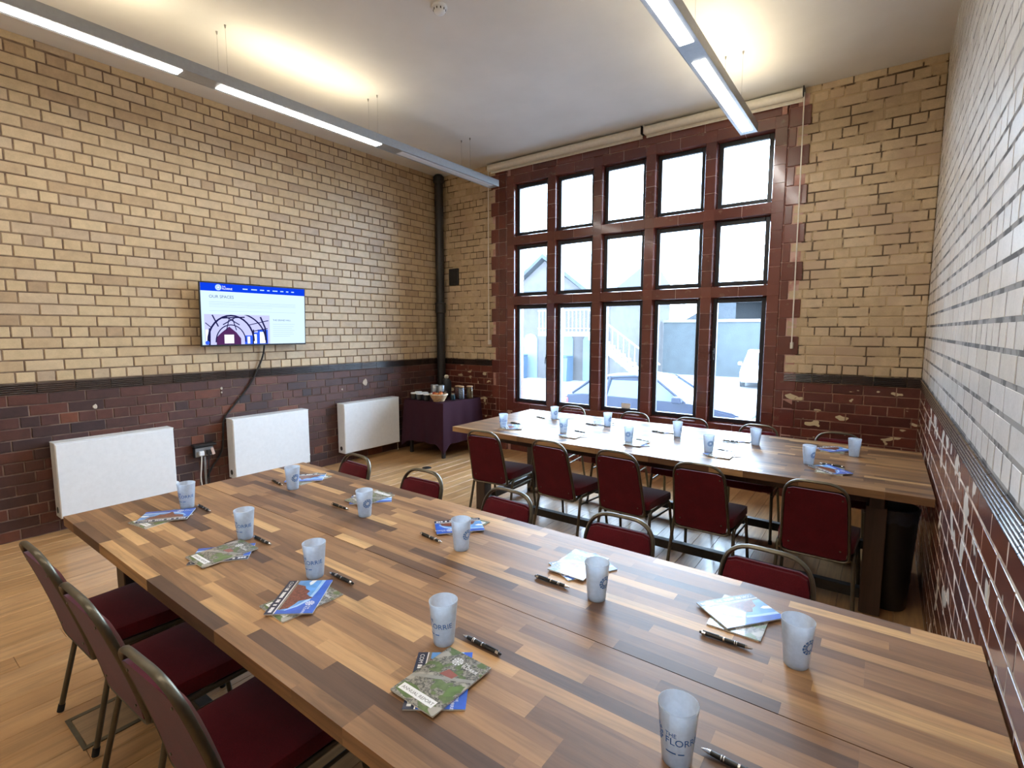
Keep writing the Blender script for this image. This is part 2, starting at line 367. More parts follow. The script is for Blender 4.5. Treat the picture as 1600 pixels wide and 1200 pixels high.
# ------------------------------------------------------------ brick walls
def brick_bm(L, H, bm=None, mat4=None):
    bm = bm or bmesh.new(); c = .0035; d0 = .016
    def rect(y, i): return [(-L / 2 + i, y, -H / 2 + i), (L / 2 - i, y, -H / 2 + i), (L / 2 - i, y, H / 2 - i), (-L / 2 + i, y, H / 2 - i)]
    rings = [[bm.verts.new(mat4 @ Vector(v) if mat4 else v) for v in rect(y, i)] for y, i in ((d0, 0), (c, 0), (0, c))]
    for a, b in zip(rings[:-1], rings[1:]):
        for k in range(4): bm.faces.new((a[k], a[(k + 1) % 4], b[(k + 1) % 4], b[k]))
    bm.faces.new(rings[-1])
    return bm
def lay_wall(wall, key, rz, plane, spans, mort):
    """plane(u) -> world xy of the wall face; spans(course_z, kind) -> list of (u0,u1) to fill. u runs along local +X"""
    kinds = {}
    J = .0105
    def course(zc, header, ofs, kind):
        for (u0, u1) in spans(zc, kind):
            pitch = STR / 2 if header else STR
            u = u0 - ofs
            while u < u1 - .001:
                a, b = max(u, u0), min(u + pitch, u1)
                if b - a > .03: kinds.setdefault(kind, []).append((a, b, zc))
                elif kinds.get(kind): pass
                u += pitch
    n = 0; z = DADO
    while z + CRS * .5 < ZC:
        h = n % 4 == 0
        course(z + CRS / 2, h, 0 if h else (STR * .25 if n % 2 else STR * .75), 'yellow'); z += CRS; n += 1
    n = 0; z = DADO - CRS
    while z - CRS > -.02:
        h = n % 4 == 2
        course(z - CRS / 2, h, 0 if h else (STR * .25 if n % 2 else STR * .75), 'red'); z -= CRS; n += 1
    rot = Matrix.Rotation(rz, 4, 'Z'); meshes = {}
    for kind, lst in kinds.items():
        items = []
        for a, b, zc in lst:
            jj = J if kind == 'yellow' else .0075
            L = b - a - jj; H = CRS - jj
            if zc + CRS / 2 > ZC: H = ZC - (zc - CRS / 2) - J; zc = ZC - H / 2
            x, y = plane((a + b) / 2)
            ux = rot @ Vector((L / 2, 0, 0)); cs = [Vector((x, y, zc)) + s * ux + Vector((0, 0, q * H / 2)) for s, q in ((-1, -1), (1, -1), (1, 1), (-1, 1))]
            items.append((on_photo_area(cs), L, H, x, y, zc))
        items.sort(key=lambda q: -q[0])
        name = {'yellow': {'left': 'buff_brick', 'window': 'buff_brick', 'right': 'white_brick'}[key], 'red': 'red_brick'}[kind]
        joined = bmesh.new(); cnt = 0
        for i, (ar, L, H, x, y, zc) in enumerate(items):
            out = rot @ Vector((0, -1, 0)) * (rnd.uniform(.0005, .0011) if key == 'right' else rnd.uniform(.003, .0065))
            p = Vector((x, y, zc)) + out; e = Euler((rnd.uniform(-.006, .006), rnd.uniform(-.004, .004), rz + rnd.uniform(-.006, .006)))
            if i < 300 and ar > 0:
                k = (kind, round(L, 3), round(H, 4))
                if k not in meshes: meshes[k] = mesh(name, brick_bm(L, H), BM[key + '_' + kind, False])
                link(name, meshes[k], wall, p, e)
            else:
                brick_bm(L, H, joined, Matrix.Translation(p) @ e.to_matrix().to_4x4()); cnt += 1
        if cnt:
            o = obj(name + '_field', joined, BM[key + '_' + kind, True], wall); o['kind'] = 'stuff'
        else: joined.free()
def two_tone_wall(name, solids_lo, solids_hi, key, label):
    bm = bmesh.new()
    for s in solids_hi: box(bm, *s)
    n = len(bm.faces)
    for s in solids_lo: box(bm, *s)
    bm.faces.ensure_lookup_table()
    for f in bm.faces[n:]: f.material_index = 1
    return struct(name, bm, list(MORT[key]), label, 'wall')
ZD = DADO - CRS * .5
wall_left = two_tone_wall('wall_left', [(XL - .3, XL, YB, YW + .3, -.12, ZD)], [(XL - .3, XL, YB, YW + .3, ZD, ZC)], 'left', 'buff glazed brick wall with red brick dado and television')
wall_right = two_tone_wall('wall_right', [(XR, XR + .3, YB, YW + .3, -.12, ZD)], [(XR, XR + .3, YB, YW + .3, ZD, ZC)], 'right', 'white glazed brick wall over glossy red dado beside the tables')
WL, WR = -4.33, -.66         # outermost edges of the terracotta window surround
OL, OR_ = -4.02, -.895       # window opening
SILL, HEAD = .58, 3.56
wall_window = two_tone_wall('wall_window', [(XL, OL, YW, YW + .3, -.12, ZD), (OR_, XR, YW, YW + .3, -.12, ZD), (OL, OR_, YW, YW + .3, -.12, SILL)],
    [(XL, OL, YW, YW + .3, ZD, ZC), (OR_, XR, YW, YW + .3, ZD, ZC), (OL, OR_, YW, YW + .3, HEAD, ZC)], 'window', 'buff brick wall around the tall mullioned window')
def tooth(z):                # quoins are two courses tall
    k = math.floor((z - DADO) / (2 * CRS) + 1e-6); return k % 2
def wspan(zc, kind):
    return [(XL, -4.335 if tooth(zc) else -4.265), (-.655 if tooth(zc) else -.765, XR)]
lay_wall(wall_left, 'left', R(90), lambda u: (XL, u), lambda z, k: [(YB, YW)], None)
lay_wall(wall_right, 'right', R(-90), lambda u: (XR, -u), lambda z, k: [(-YW, -YB)], None)
lay_wall(wall_window, 'window', 0, lambda u: (u, YW), wspan, None)

# reeded dado bands
def reed_mesh(L):
    prof = [(.016, -CRS / 2 + .003), (-.006, -CRS / 2 + .003)]
    nr = 5; h = (CRS - .010) / nr
    for i in range(nr):
        z0 = -CRS / 2 + .005 + i * h
        for a in range(0, 6):
            ang = math.pi * a / 5
            prof.append((-.006 - .009 * math.sin(ang), z0 + h * .5 - h * .46 * math.cos(ang)))
    prof += [(-.006, CRS / 2 - .003), (.016, CRS / 2 - .003)]
    return mesh('moulding_brick', prism(bmesh.new(), prof, -L / 2, L / 2, 'x'), M_REED, 50)
RM = {}
def reed_band(n, label, rz, plane, spans):
    tr_ = empty('trim_%d' % n, (0, 0, 0)); tag(tr_, label, 'dado trim', kind='structure')
    for u0, u1 in spans:
        u = u0
        while u < u1 - .02:
            L = min(STR, u1 - u) - .005; k = round(L, 3)
            if k not in RM: RM[k] = reed_mesh(L)
            x, y = plane(u + L / 2); link('moulding_brick', RM[k], tr_, (x, y, DADO - CRS / 2), (0, 0, rz)); u += STR
reed_band(1, 'dark reeded dado band along the television wall', R(90), lambda u: (XL, u), [(YB, YW)])
reed_band(2, 'dark reeded dado band along the wall right of the tables', R(-90), lambda u: (XR, -u), [(-YW, -YB)])
reed_band(3, 'dark dado band either side of the big window', 0, lambda u: (u, YW), [(XL, WL), (-.76, XR)])

# ------------------------------------------------------------ window
win = tag(empty('window_1', (0, 0, 0)), 'tall fifteen-light window with dark red terracotta mullions and transoms', 'window', kind='structure')
MX = [-4.02, -3.395, -2.77, -2.145, -1.52, -.895]; TZ = [.60, 2.0, 2.77, 3.535]
FH, BH, DEP = .050, .068, .085     # half-widths at face and at the frame, depth of the splay
JT = .005
def vprof(x, sides=(1, 1), fh=FH, bh=BH, y0=YW - .008):
    L = [(x - fh, y0), (x + fh, y0), (x + fh + .006, y0 + .012), (x + bh - .006, y0 + DEP - .02), (x + bh, y0 + DEP - .012), (x + bh, y0 + DEP + .12), (x - bh, y0 + DEP + .12), (x - bh, y0 + DEP - .012), (x - bh + .006, y0 + DEP - .02), (x - fh - .006, y0 + .012)]
    return L
def block_levels(z0, z1):
    n = max(1, round((z1 - z0) / (2 * CRS))); return [z0 + (z1 - z0) * i / n for i in range(n + 1)]
for x in MX:                        # cores (the joint colour) and blocks
    for a, b in zip(TZ[:-1], TZ[1:]):
        lv = block_levels(a + .05, b - .05)
        for z0, z1 in zip(lv[:-1], lv[1:]):
            obj('terracotta_block', prism(bmesh.new(), [(p - x, q - YW) for p, q in vprof(x)], -(z1 - z0) / 2 + JT / 2, (z1 - z0) / 2 - JT / 2, 'z'), M_TERRA, win, (x, YW, (z0 + z1) / 2))
    obj('joint_core', prism(bmesh.new(), [(p, q) for p, q in vprof(x, fh=FH - .004, bh=BH - .004, y0=YW - .004)], SILL - .05, HEAD + .02, 'z'), M_TJOINT, win)
for zi, z in enumerate(TZ):
    up, dn = FH, FH
    for xi, (a, b) in enumerate(zip(MX[:-1], MX[1:])):
        for h in (0, 1):
            x0 = a + (FH - .02 if h == 0 else (b - a) / 2); x1 = a + (b - a) / 2 if h == 0 else b - FH + .02
            poly = [(q - YW, p - z) for p, q in vprof(z)]
            if zi == 0: poly = [(y_, max(z_, -.10) if z_ > -.001 else z_ - .03) for y_, z_ in poly]
            obj('transom_block', prism(bmesh.new(), poly, x0 - (x0 + x1) / 2 + JT / 2, x1 - (x0 + x1) / 2 - JT / 2, 'x'), M_TERRA, win, ((x0 + x1) / 2, YW, z))
    for x in MX:                    # crossing blocks
        obj('crossing_block', nbox(-FH - .008, FH + .008, -.010, DEP + .1, -FH - .008, FH + .008, bev=.006), M_TERRA, win, (x, YW, z))
    obj('joint_core', prism(bmesh.new(), [(q, p) for p, q in vprof(z, fh=FH - .004, bh=BH - .004, y0=YW - .004)], MX[0], MX[-1], 'x'), M_TJOINT, win)
# surround: jamb tiles with toothed outer quoins, lintel blocks, apron below the sill
bmj = bmesh.new()
box(bmj, WL + .02, OL - .04, YW - .004, YW + .05, 0, ZC); box(bmj, OR_ + .04, WR - .02, YW - .004, YW + .05, 0, ZC)
box(bmj, OL - .05, OR_ + .05, YW - .004, YW + .05, HEAD + .02, ZC); box(bmj, OL - .05, OR_ + .05, YW - .004, YW + .05, 0, SILL - .06)
# trim the backing inside the shallow teeth
obj('surround_backing', bmj, M_TJOINT, win)
k0 = math.floor((0 - DADO) / (2 * CRS)); k = k0
while DADO + k * 2 * CRS < ZC - .01:
    z0 = max(0, DADO + k * 2 * CRS); z1 = min(ZC, DADO + (k + 1) * 2 * CRS); t_ = k % 2
    for (a, b) in ((-4.335 if t_ else -4.265, -4.205), (-4.205, -4.085), (-4.085, OL - FH + .002), (OR_ + FH - .002, -.833), (-.833, -.655 if t_ else -.765)):
        w = b - a
        obj('jamb_tile', nbox(-w / 2 + JT / 2, w / 2 - JT / 2, -.012, .03, -(z1 - z0) / 2 + JT / 2, (z1 - z0) / 2 - JT / 2, bev=.004), M_TERRA, win, ((a + b) / 2, YW, (z0 + z1) / 2))
    k += 1
for i in range(9):
    a = OL + i * (OR_ - OL) / 9; b = a + (OR_ - OL) / 9; w = b - a
    obj('lintel_block', nbox(-w / 2 + JT / 2, w / 2 - JT / 2, -.010, .04, -(ZC - HEAD - .03) / 2, (ZC - HEAD - .03) / 2, bev=.005), M_TERRA, win, ((a + b) / 2, YW, (ZC + HEAD + .03) / 2))
    for j in range(3):
        z1 = SILL - .06 - j * .175; z0 = max(0, z1 - .175)
        obj('apron_block', nbox(-w / 2 + JT / 2, w / 2 - JT / 2, -.010, .04, -(z1 - z0) / 2 + JT / 2, (z1 - z0) / 2 - JT / 2, bev=.005), M_TERRA, win, ((a + b) / 2, YW, (z0 + z1) / 2))
# steel casements with panes
for zi, (a, b) in enumerate(zip(TZ[:-1], TZ[1:])):
    for xi, (c, d) in enumerate(zip(MX[:-1], MX[1:])):
        x0, x1, z0, z1 = c + BH - .004, d - BH + .004, a + BH - .004, b - BH + .004
        fw = .042; yf = YW + DEP - .03; cx, cz = (x0 + x1) / 2, (z0 + z1) / 2
        bm = bmesh.new(); w, h = (x1 - x0) / 2, (z1 - z0) / 2
        box(bm, -w, -w + fw, 0, .045, -h, h, .004); box(bm, w - fw, w, 0, .045, -h, h, .004)
        box(bm, -w + fw, w - fw, 0, .045, -h, -h + fw, .004); box(bm, -w + fw, w - fw, 0, .045, h - fw, h, .004)
        fr = obj('window_frame', bm, M_STEELBLK, win, (cx, yf, cz))
        obj('pane', nbox(-w + fw - .004, w - fw + .004, .024, .027, -h + fw - .004, h - fw + .004), M_GLASS, fr)
        if zi == 0 and xi in (0, 4):
            s = 1 if xi == 0 else -1
            bm = bmesh.new(); box(bm, -.012, .012, -.02, 0, -.03, .03, .004); tube(bm, [(0, -.02, 0), (0, -.035, 0), (-.01 * s, -.035, -.09)], .006)
            obj('latch', bm, M_BLKIRON, fr, (s * (w - fw / 2), 0, -.02 if xi == 0 else .1))
pw = tag(obj('paper_notice', nbox(-.055, .055, 0, .001, -.045, .045), M_PAPER, None, (-2.40, YW + DEP - .011, .72)), 'small paper notice stuck low on the middle window pane', 'notice')

# ================================================================== FIXTURES
def blind(x0, x1, label, cords):
    w = x1 - x0
    r = empty('roller_blind', ((x0 + x1) / 2, YW - .06, ZC - .012)); tag(r, label, 'blind', 'roller blinds')
    bm = bmesh.new(); tube(bm, [(-w / 2 + .012, 0, -.047), (w / 2 - .012, 0, -.047)], .043, n=16); obj('roller', bm, M_OFFWHITE, r, smooth=40)
    obj('fabric', nbox(-w / 2 + .015, w / 2 - .015, .030, .033, -.10, -.045), M_OFFWHITE, r)
    bm = bmesh.new(); tube(bm, [(-w / 2 + .015, .030, -.105), (w / 2 - .015, .030, -.105)], .010, n=8); obj('bottom_bar', bm, M_OFFWHITE, r, smooth=40)
    for s in (-1, 1): obj('bracket', nbox(s * (w / 2 - .006) - .004, s * (w / 2 - .006) + .004, -.04, .045, -.088, 0, .002), M_BLACK if s > 0 else M_OFFWHITE, r)
    for s, zl in cords:
        bm = bmesh.new(); tube(bm, [(s * (w / 2 - .002), -.005, -.05), (s * (w / 2 + .006), -.005, -zl / 2), (s * (w / 2 + .010), 0.0, -zl)], .006, n=6); obj('cord', bm, M_OFFWHITE, r)
        obj('cord_clip', nbox(s * (w / 2 + .01) - .012, s * (w / 2 + .01) + .012, -.006, .045, -zl - .05, -zl + .01, .003), M_OFFWHITE, r)
blind(-4.335, -2.222, 'long cream roller blind over the left three window lights', [(-1, 2.30)])
blind(-2.205, -.715, 'cream roller blind over the right window lights, nearer the white wall', [(1, 2.28)])

def pendant(x, lit, label):
    r = empty('linear_pendant', (x, 0, 3.37)); tag(r, label, 'pendant light', 'suspended linear lights')
    y1, y0 = 5.10, -1.45; W = .071; Hh = .075
    bm = bmesh.new()
    for s in (-1, 1): box(bm, s * W - (.004 if s > 0 else 0), s * W + (0 if s > 0 else .004), y0, y1, 0, Hh)
    box(bm, -W + .004, W - .004, y1 - .004, y1, 0, Hh); box(bm, -W + .004, W - .004, y0, y0 + .004, 0, Hh)
    obj('housing', bm, M_ALU, r)
    segs = [(3.57 - 1.7 * k, 5.02 - 1.7 * k) for k in range(4)]
    cuts = [y1 - .004] + [v for a, b in segs for v in (b, a)] + [y0 + .004]
    bm = bmesh.new()
    for i in range(0, len(cuts), 2):
        if cuts[i] > cuts[i + 1]: box(bm, -W + .004, W - .004, cuts[i + 1], cuts[i], .002, .012)
    for a, b in segs:
        for s in (-1, 1): box(bm, s * .056 - .0125, s * .056 + .0125, a, b, .002, .010)
    obj('cover_plate', bm, M_ALU, r)
    for k, (a, b) in enumerate(segs):
        on = lit[k]
        obj('diffuser', nbox(-.0435, .0435, a, b, -.002, .008, .002), M_LENS if on else M_LENSOFF, r)
        if on: obj('uplight_lens', nbox(-.045, .045, a + .1, b - .1, Hh - .012, Hh - .006), M_UP, r)
        else: obj('uplight_lens', nbox(-.045, .045, a + .1, b - .1, Hh - .012, Hh - .006), M_LENSOFF, r)
    bm = bmesh.new(); box(bm, -W + .004, W - .004, y0, y1, .03, .034); obj('gear_tray', bm, M_ALU, r)
    for yw in (4.57, 3.26, 1.91, .45):
        if x > -3 and yw == 4.57: yw = 4.47
        for s in (-1, 1):
            bm = bmesh.new(); tube(bm, [(s * .065, yw, Hh - .01), (s * .065, yw, ZC - 3.37)], .0011, n=5)
            wv = obj('suspension_wire', bm, M_WIRE, r)
            obj('ceiling_fixing', lathe(bmesh.new(), [(.004, ZC - 3.37 - .022), (.007, ZC - 3.37 - .006), (.008, ZC - 3.37)], 8, s * .065, yw), M_WIRE, wv)
    return r
pendant(-4.01, (False, True, True, True), 'long grey linear pendant near the television wall, far segment unlit')
pendant(-1.10, (True, True, True, True), 'long grey linear pendant pointing at the right window lights, fully lit')

sd = tag(empty('smoke_detector', (-2.56, 2.665, ZC)), 'round white smoke detector on the ceiling', 'smoke detector')
obj('base', lathe(bmesh.new(), [(.052, 0), (.052, -.014), (.046, -.018)], 24), M_WHITE, sd, smooth=40)
obj('sensor_head', lathe(bmesh.new(), [(.040, -.018), (.040, -.034), (.030, -.046), (.012, -.050)], 24), M_WHITE, sd, smooth=40)
bm = bmesh.new()
for i in range(10): a = i * math.pi / 5; box(bm, .0395 * math.cos(a) - .003, .0395 * math.cos(a) + .003, .0395 * math.sin(a) - .003, .0395 * math.sin(a) + .003, -.033, -.020)
obj('vent_slots', bm, M_BLACK, sd)

pipe = tag(empty('soil_pipe', (-5.205, 5.35, 0)), 'black cast-iron pipe running up the corner by the window', 'pipe')
bm = bmesh.new(); tube(bm, [(0, 0, 0), (0, 0, ZC - .05)], .060, n=20); obj('pipe', bm, M_PIPE, pipe, smooth=40)
for z in (1.93, .55): obj('collar', lathe(bmesh.new(), [(.060, z - .075), (.075, z - .06), (.075, z + .05), (.080, z + .055), (.080, z + .075), (.06, z + .08)], 20, cap=False), M_PIPE, pipe, smooth=40)
obj('bend', lathe(bmesh.new(), [(.060, ZC - .12), (.078, ZC - .10), (.078, ZC - .03), (.05, ZC - .001)], 20), M_PIPE, pipe, smooth=40)
bxo = tag(empty('wall_box', (-5.01, YW, 2.37)), 'small black box on the buff wall beside the corner pipe', 'wall box')
obj('casing', nbox(-.085, .085, -.035, 0, -.115, .115, .006, 2), M_BLACK, bxo)
obj('cover', nbox(-.072, .072, -.039, -.035, -.10, .10, .003), M_BLKIRON, bxo)

def radiator(y0, y1, label):
    r = empty('radiator', (XL + .014, (y0 + y1) / 2, .135)); tag(r, label, 'radiator', 'white radiators along the television wall'); w = (y1 - y0) / 2
    D = .145; Hh = .60
    obj('casing', nbox(.012, D, -w, w, 0, Hh, .006, 2), M_WHITE, r)
    obj('top_panel', nbox(.010, D + .003, -w - .002, w + .002, Hh - .004, Hh + .006, .003), M_WHITE, r)
    obj('front_panel', nbox(D, D + .006, -w + .004, w - .004, .006, Hh - .006, .003), M_WHITE, r)
    bm = bmesh.new(); tube(bm, [(.075, -w - .003, .06), (.075, -w + .01, .06)], .022, .026, n=14); obj('valve_opening', bm, M_BLACK, r)
    v = obj('valve', lathe(bmesh.new(), [(.010, 0), (.016, .006), (.016, .03), (.010, .036)], 12), M_WHITE, r, (.08, w, .075), (R(-90), 0, 0), smooth=40)
    bm = bmesh.new(); tube(bm, [(.08, w + .02, .07), (.08, w + .02, -.135)], .007, n=8); obj('feed_pipe', bm, M_CHROME, r)
    for s in (-1, 1): obj('wall_bracket', nbox(0, .012, s * w * .6 - .02, s * w * .6 + .02, .1, .5), M_WHITE, r)
radiator(1.01, 1.83, 'white box radiator nearest the camera, left of the wall socket')
radiator(2.345, 3.165, 'white box radiator below the television, middle of the three')
radiator(3.625, 4.475, 'white box radiator beside the cloth-covered corner table')

# ------------------------------------------------------------ television
tvw, tvh = 1.075, .610
tv = empty('television', (XL + .11, 2.668, 1.765), R(90)); tv.rotation_euler = (R(2.5), 0, R(90))
tag(tv, 'wall-mounted flat television showing a web page of spaces', 'television')
obj('back_shell', nbox(-tvw / 2 + .06, tvw / 2 - .06, .008, .045, -tvh / 2 + .05, tvh / 2 - .05, .01), M_BLACK, tv)
obj('bezel', nbox(-tvw / 2, tvw / 2, -.008, .010, -tvh / 2, tvh / 2, .003), M_BLACK, tv)
obj('wall_mount', nbox(-.15, .15, .045, .10, -.12, .12, .004), M_BLKIRON, tv)
obj('mount_arm', nbox(-.05, .05, .012, .10, tvh / 2 - .06, tvh / 2 + .008, .003), M_BLKIRON, tv)
E_BG = emit('screen_pale', (.66, .85, 1, 1), .86); E_HD = emit('screen_blue', (.003, .040, .62, 1), 1.0); E_TX = emit('screen_grey', (.07, .12, .24, 1), 1.0)
E_LN = emit('screen_line', (.34, .46, .62, 1), .9); E_WH = emit('screen_white', (.9, .96, 1, 1), 1.0); E_LAV = emit('screen_lavender', (.50, .52, .86, 1), .95)
E_DK = emit('screen_dark', (.012, .012, .06, 1), 1.0); E_BL2 = emit('screen_window_blue', (.03, .10, .72, 1), 1.0); E_PUR = emit('screen_purple', (.07, .02, .09, 1), 1.0); E_LBL = emit('screen_light_blue', (.42, .60, 1, 1), 1.0)
sw, sh = tvw - .022, tvh - .026
obj('screen', nbox(-sw / 2, sw / 2, -.0092, -.008, -sh / 2 + .003, sh / 2 + .003), E_BG, tv)
def flat(name, polys, m, depth, parent=tv):
    bm = bmesh.new()
    for pl_ in polys: prism(bm, [(-sw / 2 + x * sw, -sh / 2 + .003 + z * sh) for x, z in pl_], -.0092 - depth, -.0088)
    return obj(name, bm, m, parent)
def rect(x0, x1, z0, z1): return [(x0, z0), (x1, z0), (x1, z1), (x0, z1)]
flat('page_header', [rect(0, 1, .875, 1)], E_HD, .0004)
def ring(cx, cz, r0, r1, n=24, asp=sw / sh):
    out = []
    for i in range(n):
        a, b = 2 * math.pi * i / n, 2 * math.pi * (i + 1) / n
        out.append([(cx + r0 * math.cos(a), cz + r0 * asp * math.sin(a)), (cx + r1 * math.cos(a), cz + r1 * asp * math.sin(a)), (cx + r1 * math.cos(b), cz + r1 * asp * math.sin(b)), (cx + r0 * math.cos(b), cz + r0 * asp * math.sin(b))])
    return out
flat('page_emblem', ring(.152, .938, .012, .027), E_LBL, .0008); flat('page_emblem_centre', ring(.152, .938, .0001, .009), E_WH, .0008)
def stx(name, s, size, x, z, m): text(name, s, size, m, tv, (-sw / 2 + x * sw, -.0103, -sh / 2 + .003 + z * sh), (R(90), 0, 0), ext=.0001)
stx('page_emblem_lettering', 'THE', .018, .183, .945, E_WH); stx('page_emblem_lettering', 'FLORRIE', .026, .183, .905, E_WH)
flat('menu_words', [rect(x, x + w, .925, .943) for x, w in ((.37, .045), (.45, .055), (.535, .04), (.605, .025), (.66, .05), (.74, .032), (.80, .025), (.855, .03))], E_LBL, .0008)
stx('page_heading', 'OUR SPACES', .040, .068, .765, E_TX)
flat('page_text_lines', [rect(.068, .90, .700, .704), rect(.068, .90, .672, .676), rect(.068, .90, .650, .653), rect(.068, .65, .622, .625), rect(.068, .90, .555, .558)], E_LN, .0006)
stx('page_subheading', 'THE GRAND HALL', .024, .655, .405, E_TX)
flat('side_text_lines', [rect(.655, .655 + w, z, z + .004) for w, z in ((.23, .345), (.22, .305), (.20, .27), (.23, .235), (.21, .20), (.22, .165), (.18, .13))], E_LN, .0006)
flat('hall_picture', [rect(.022, .622, .0, .50)], E_LAV, .0005)
def arc(cx, cz, rx, rz, w, a0=0, a1=180, n=16):
    out = []
    for i in range(n):
        a, b = R(a0 + (a1 - a0) * i / n), R(a0 + (a1 - a0) * (i + 1) / n)
        f_ = lambda t, k: (min(.621, max(.023, cx + (rx + k) * math.cos(t))), min(.499, max(.001, cz + (rz + k * 1.7) * math.sin(t))))
        out.append([f_(a, 0), f_(a, w), f_(b, w), f_(b, 0)])
    return out
def bar(x0, z0, x1, z1, w):
    dx, dz = x1 - x0, z1 - z0; l = math.hypot(dx, dz); nx, nz = -dz / l * w, dx / l * w * 1.7
    return [(x0 + nx, z0 + nz), (x1 + nx, z1 + nz), (x1 - nx, z1 - nz), (x0 - nx, z0 - nz)]
flat('hall_side_windows', [rect(.40, .425, .01, .13), rect(.455, .49, .01, .17), rect(.52, .575, .01, .21)], E_WH, .0009)
flat('hall_wall_panels', [rect(.375, .455, .0, .15), rect(.50, .60, .0, .25), rect(.445, .505, .0, .20)], E_BL2, .0007)
flat('hall_end_wall', [[(.12, 0), (.34, 0), (.34, .10), (.30, .20), (.235, .30), (.165, .20), (.12, .12)]], E_PUR, .0007)
flat('hall_projector_screen', [rect(.19, .275, .02, .165), rect(.03, .05, .02, .25)], E_WH, .0009)
flat('hall_trusses', arc(.255, .05, .20, .42, .016) + arc(.25, .04, .13, .28, .010) + arc(.27, .06, .30, .47, .014, 0, 70) + [bar(.09, .49, .14, .30, .006), bar(.03, .36, .08, .28, .004), bar(.17, .44, .38, .46, .006), bar(.18, .33, .31, .47, .005), bar(.33, .33, .2, .47, .005), bar(.42, .33, .61, .41, .004), bar(.45, .22, .60, .27, .004), bar(.53, .47, .575, .28, .008), bar(.575, .28, .585, .01, .008), bar(.06, .0, .065, .27, .008), bar(.455, .0, .46, .25, .006), bar(.21, .24, .235, .42, .004), bar(.3, .24, .27, .42, .004)], E_DK, .0011)
flat('page_badge', ring(.042, .035, .0001, .018), E_BL2, .0013)

# cables and socket by the radiators
cb = tag(obj('television_cable', tube(bmesh.new(), fillet([(XL + .05, 2.77, 1.50), (XL + .03, 2.755, 1.34), (XL + .018, 2.61, 1.05), (XL + .018, 2.42, .84), (XL + .02, 2.325, .74), (XL + .02, 2.315, .60), (XL + .02, 2.30, .40), (XL + .02, 2.16, .24), (XL + .02, 2.10, .02)], .12, 6), .009, n=6), M_BLACK, smooth=60), 'black cable hanging from the television down behind the radiator', 'cable')
so = tag(empty('wall_socket', (XL, 2.12, .395), R(90)), 'metal-clad double wall socket between the radiators with plugs in', 'socket')
obj('back_box', nbox(-.085, .085, -.045, 0, 0, .10, .004), M_BLKIRON, so)
obj('face_plate', nbox(-.080, .080, -.052, -.045, .008, .095, .003), M_ALU, so)
obj('top_shelf', nbox(-.10, .10, -.09, 0, .108, .128, .004), M_BLACK, so)
for x, m, n in ((-.035, M_WHITE, 'white_plug'), (.035, M_BLACK, 'black_plug')): obj(n, nbox(x - .022, x + .022, -.085, -.052, .02, .065, .006), m, so)
obj('plug_tag', nbox(.058, .085, -.09, -.082, .0, .07, .003), plain('pinkish_plastic', (.62, .45, .38), .5), so, rot=(0, R(-14), 0))
bm = bmesh.new(); tube(bm, fillet([(-.035, -.07, .03), (-.035, -.06, -.05), (-.045, -.04, -.2), (-.02, -.02, -.37)], .05), .006, n=6); obj('white_flex', bm, M_OFFWHITE, so)
bm = bmesh.new(); tube(bm, [(.01, -.02, 0), (.01, -.02, -.39)], .011, n=8); obj('conduit', bm, M_ALU, so)
bm = bmesh.new(); tube(bm, fillet([(.035, -.07, .03), (.03, -.05, -.08), (.035, -.03, -.38)], .05), .006, n=6); obj('black_flex', bm, M_BLACK, so)
# plaster patches on the red dado
for (y, z, r_) in ((4.06, .96, .045), (3.72, .90, .014), (2.33, 1.04, .014), (1.32, .98, .02), (2.33, 1.0, .01)):
    bm = lathe(bmesh.new(), [(r_, 0), (r_ * .8, .004)], 9)
    for v in bm.verts: v.co.x *= 1 + .25 * math.sin(3 * v.co.y / r_); v.co.y *= .85
    o = obj('plaster_patch', bm, plain('plaster_cream', (.55, .47, .38), .8), wall_left, (XL + .005, y, z), (0, R(90), 0))

# floor hatch and grommet
fh = tag(empty('floor_box', (-2.52, .60, 0)), 'floor socket hatch with a metal rim under the left chairs', 'floor hatch')
obj('rim', bm := (lambda b: (box(b, -.125, .125, -.13, -.115, 0, .004), box(b, -.125, .125, .115, .13, 0, .004), box(b, -.125, -.105, -.115, .115, 0, .004), box(b, .105, .125, -.115, .115, 0, .004), b)[-1])(bmesh.new()), M_BRONZE, fh)
obj('lid', nbox(-.103, .103, -.113, .113, .0005, .003), wood_mat('hatch_wood', [(0, (.30, .19, .095, 1)), (1, (.32, .2, .1, 1))], 'y', .45), fh)
gm = tag(empty('floor_grommet', (-4.27, 4.12, 0)), 'small dark round plate set in the floor near the corner table', 'floor plate')
obj('ring', lathe(bmesh.new(), [(.055, 0), (.055, .003), (.045, .005)], 20), M_BLKIRON, gm); obj('cap', lathe(bmesh.new(), [(.040, .004), (.038, .007)], 20), M_BLACK, gm)

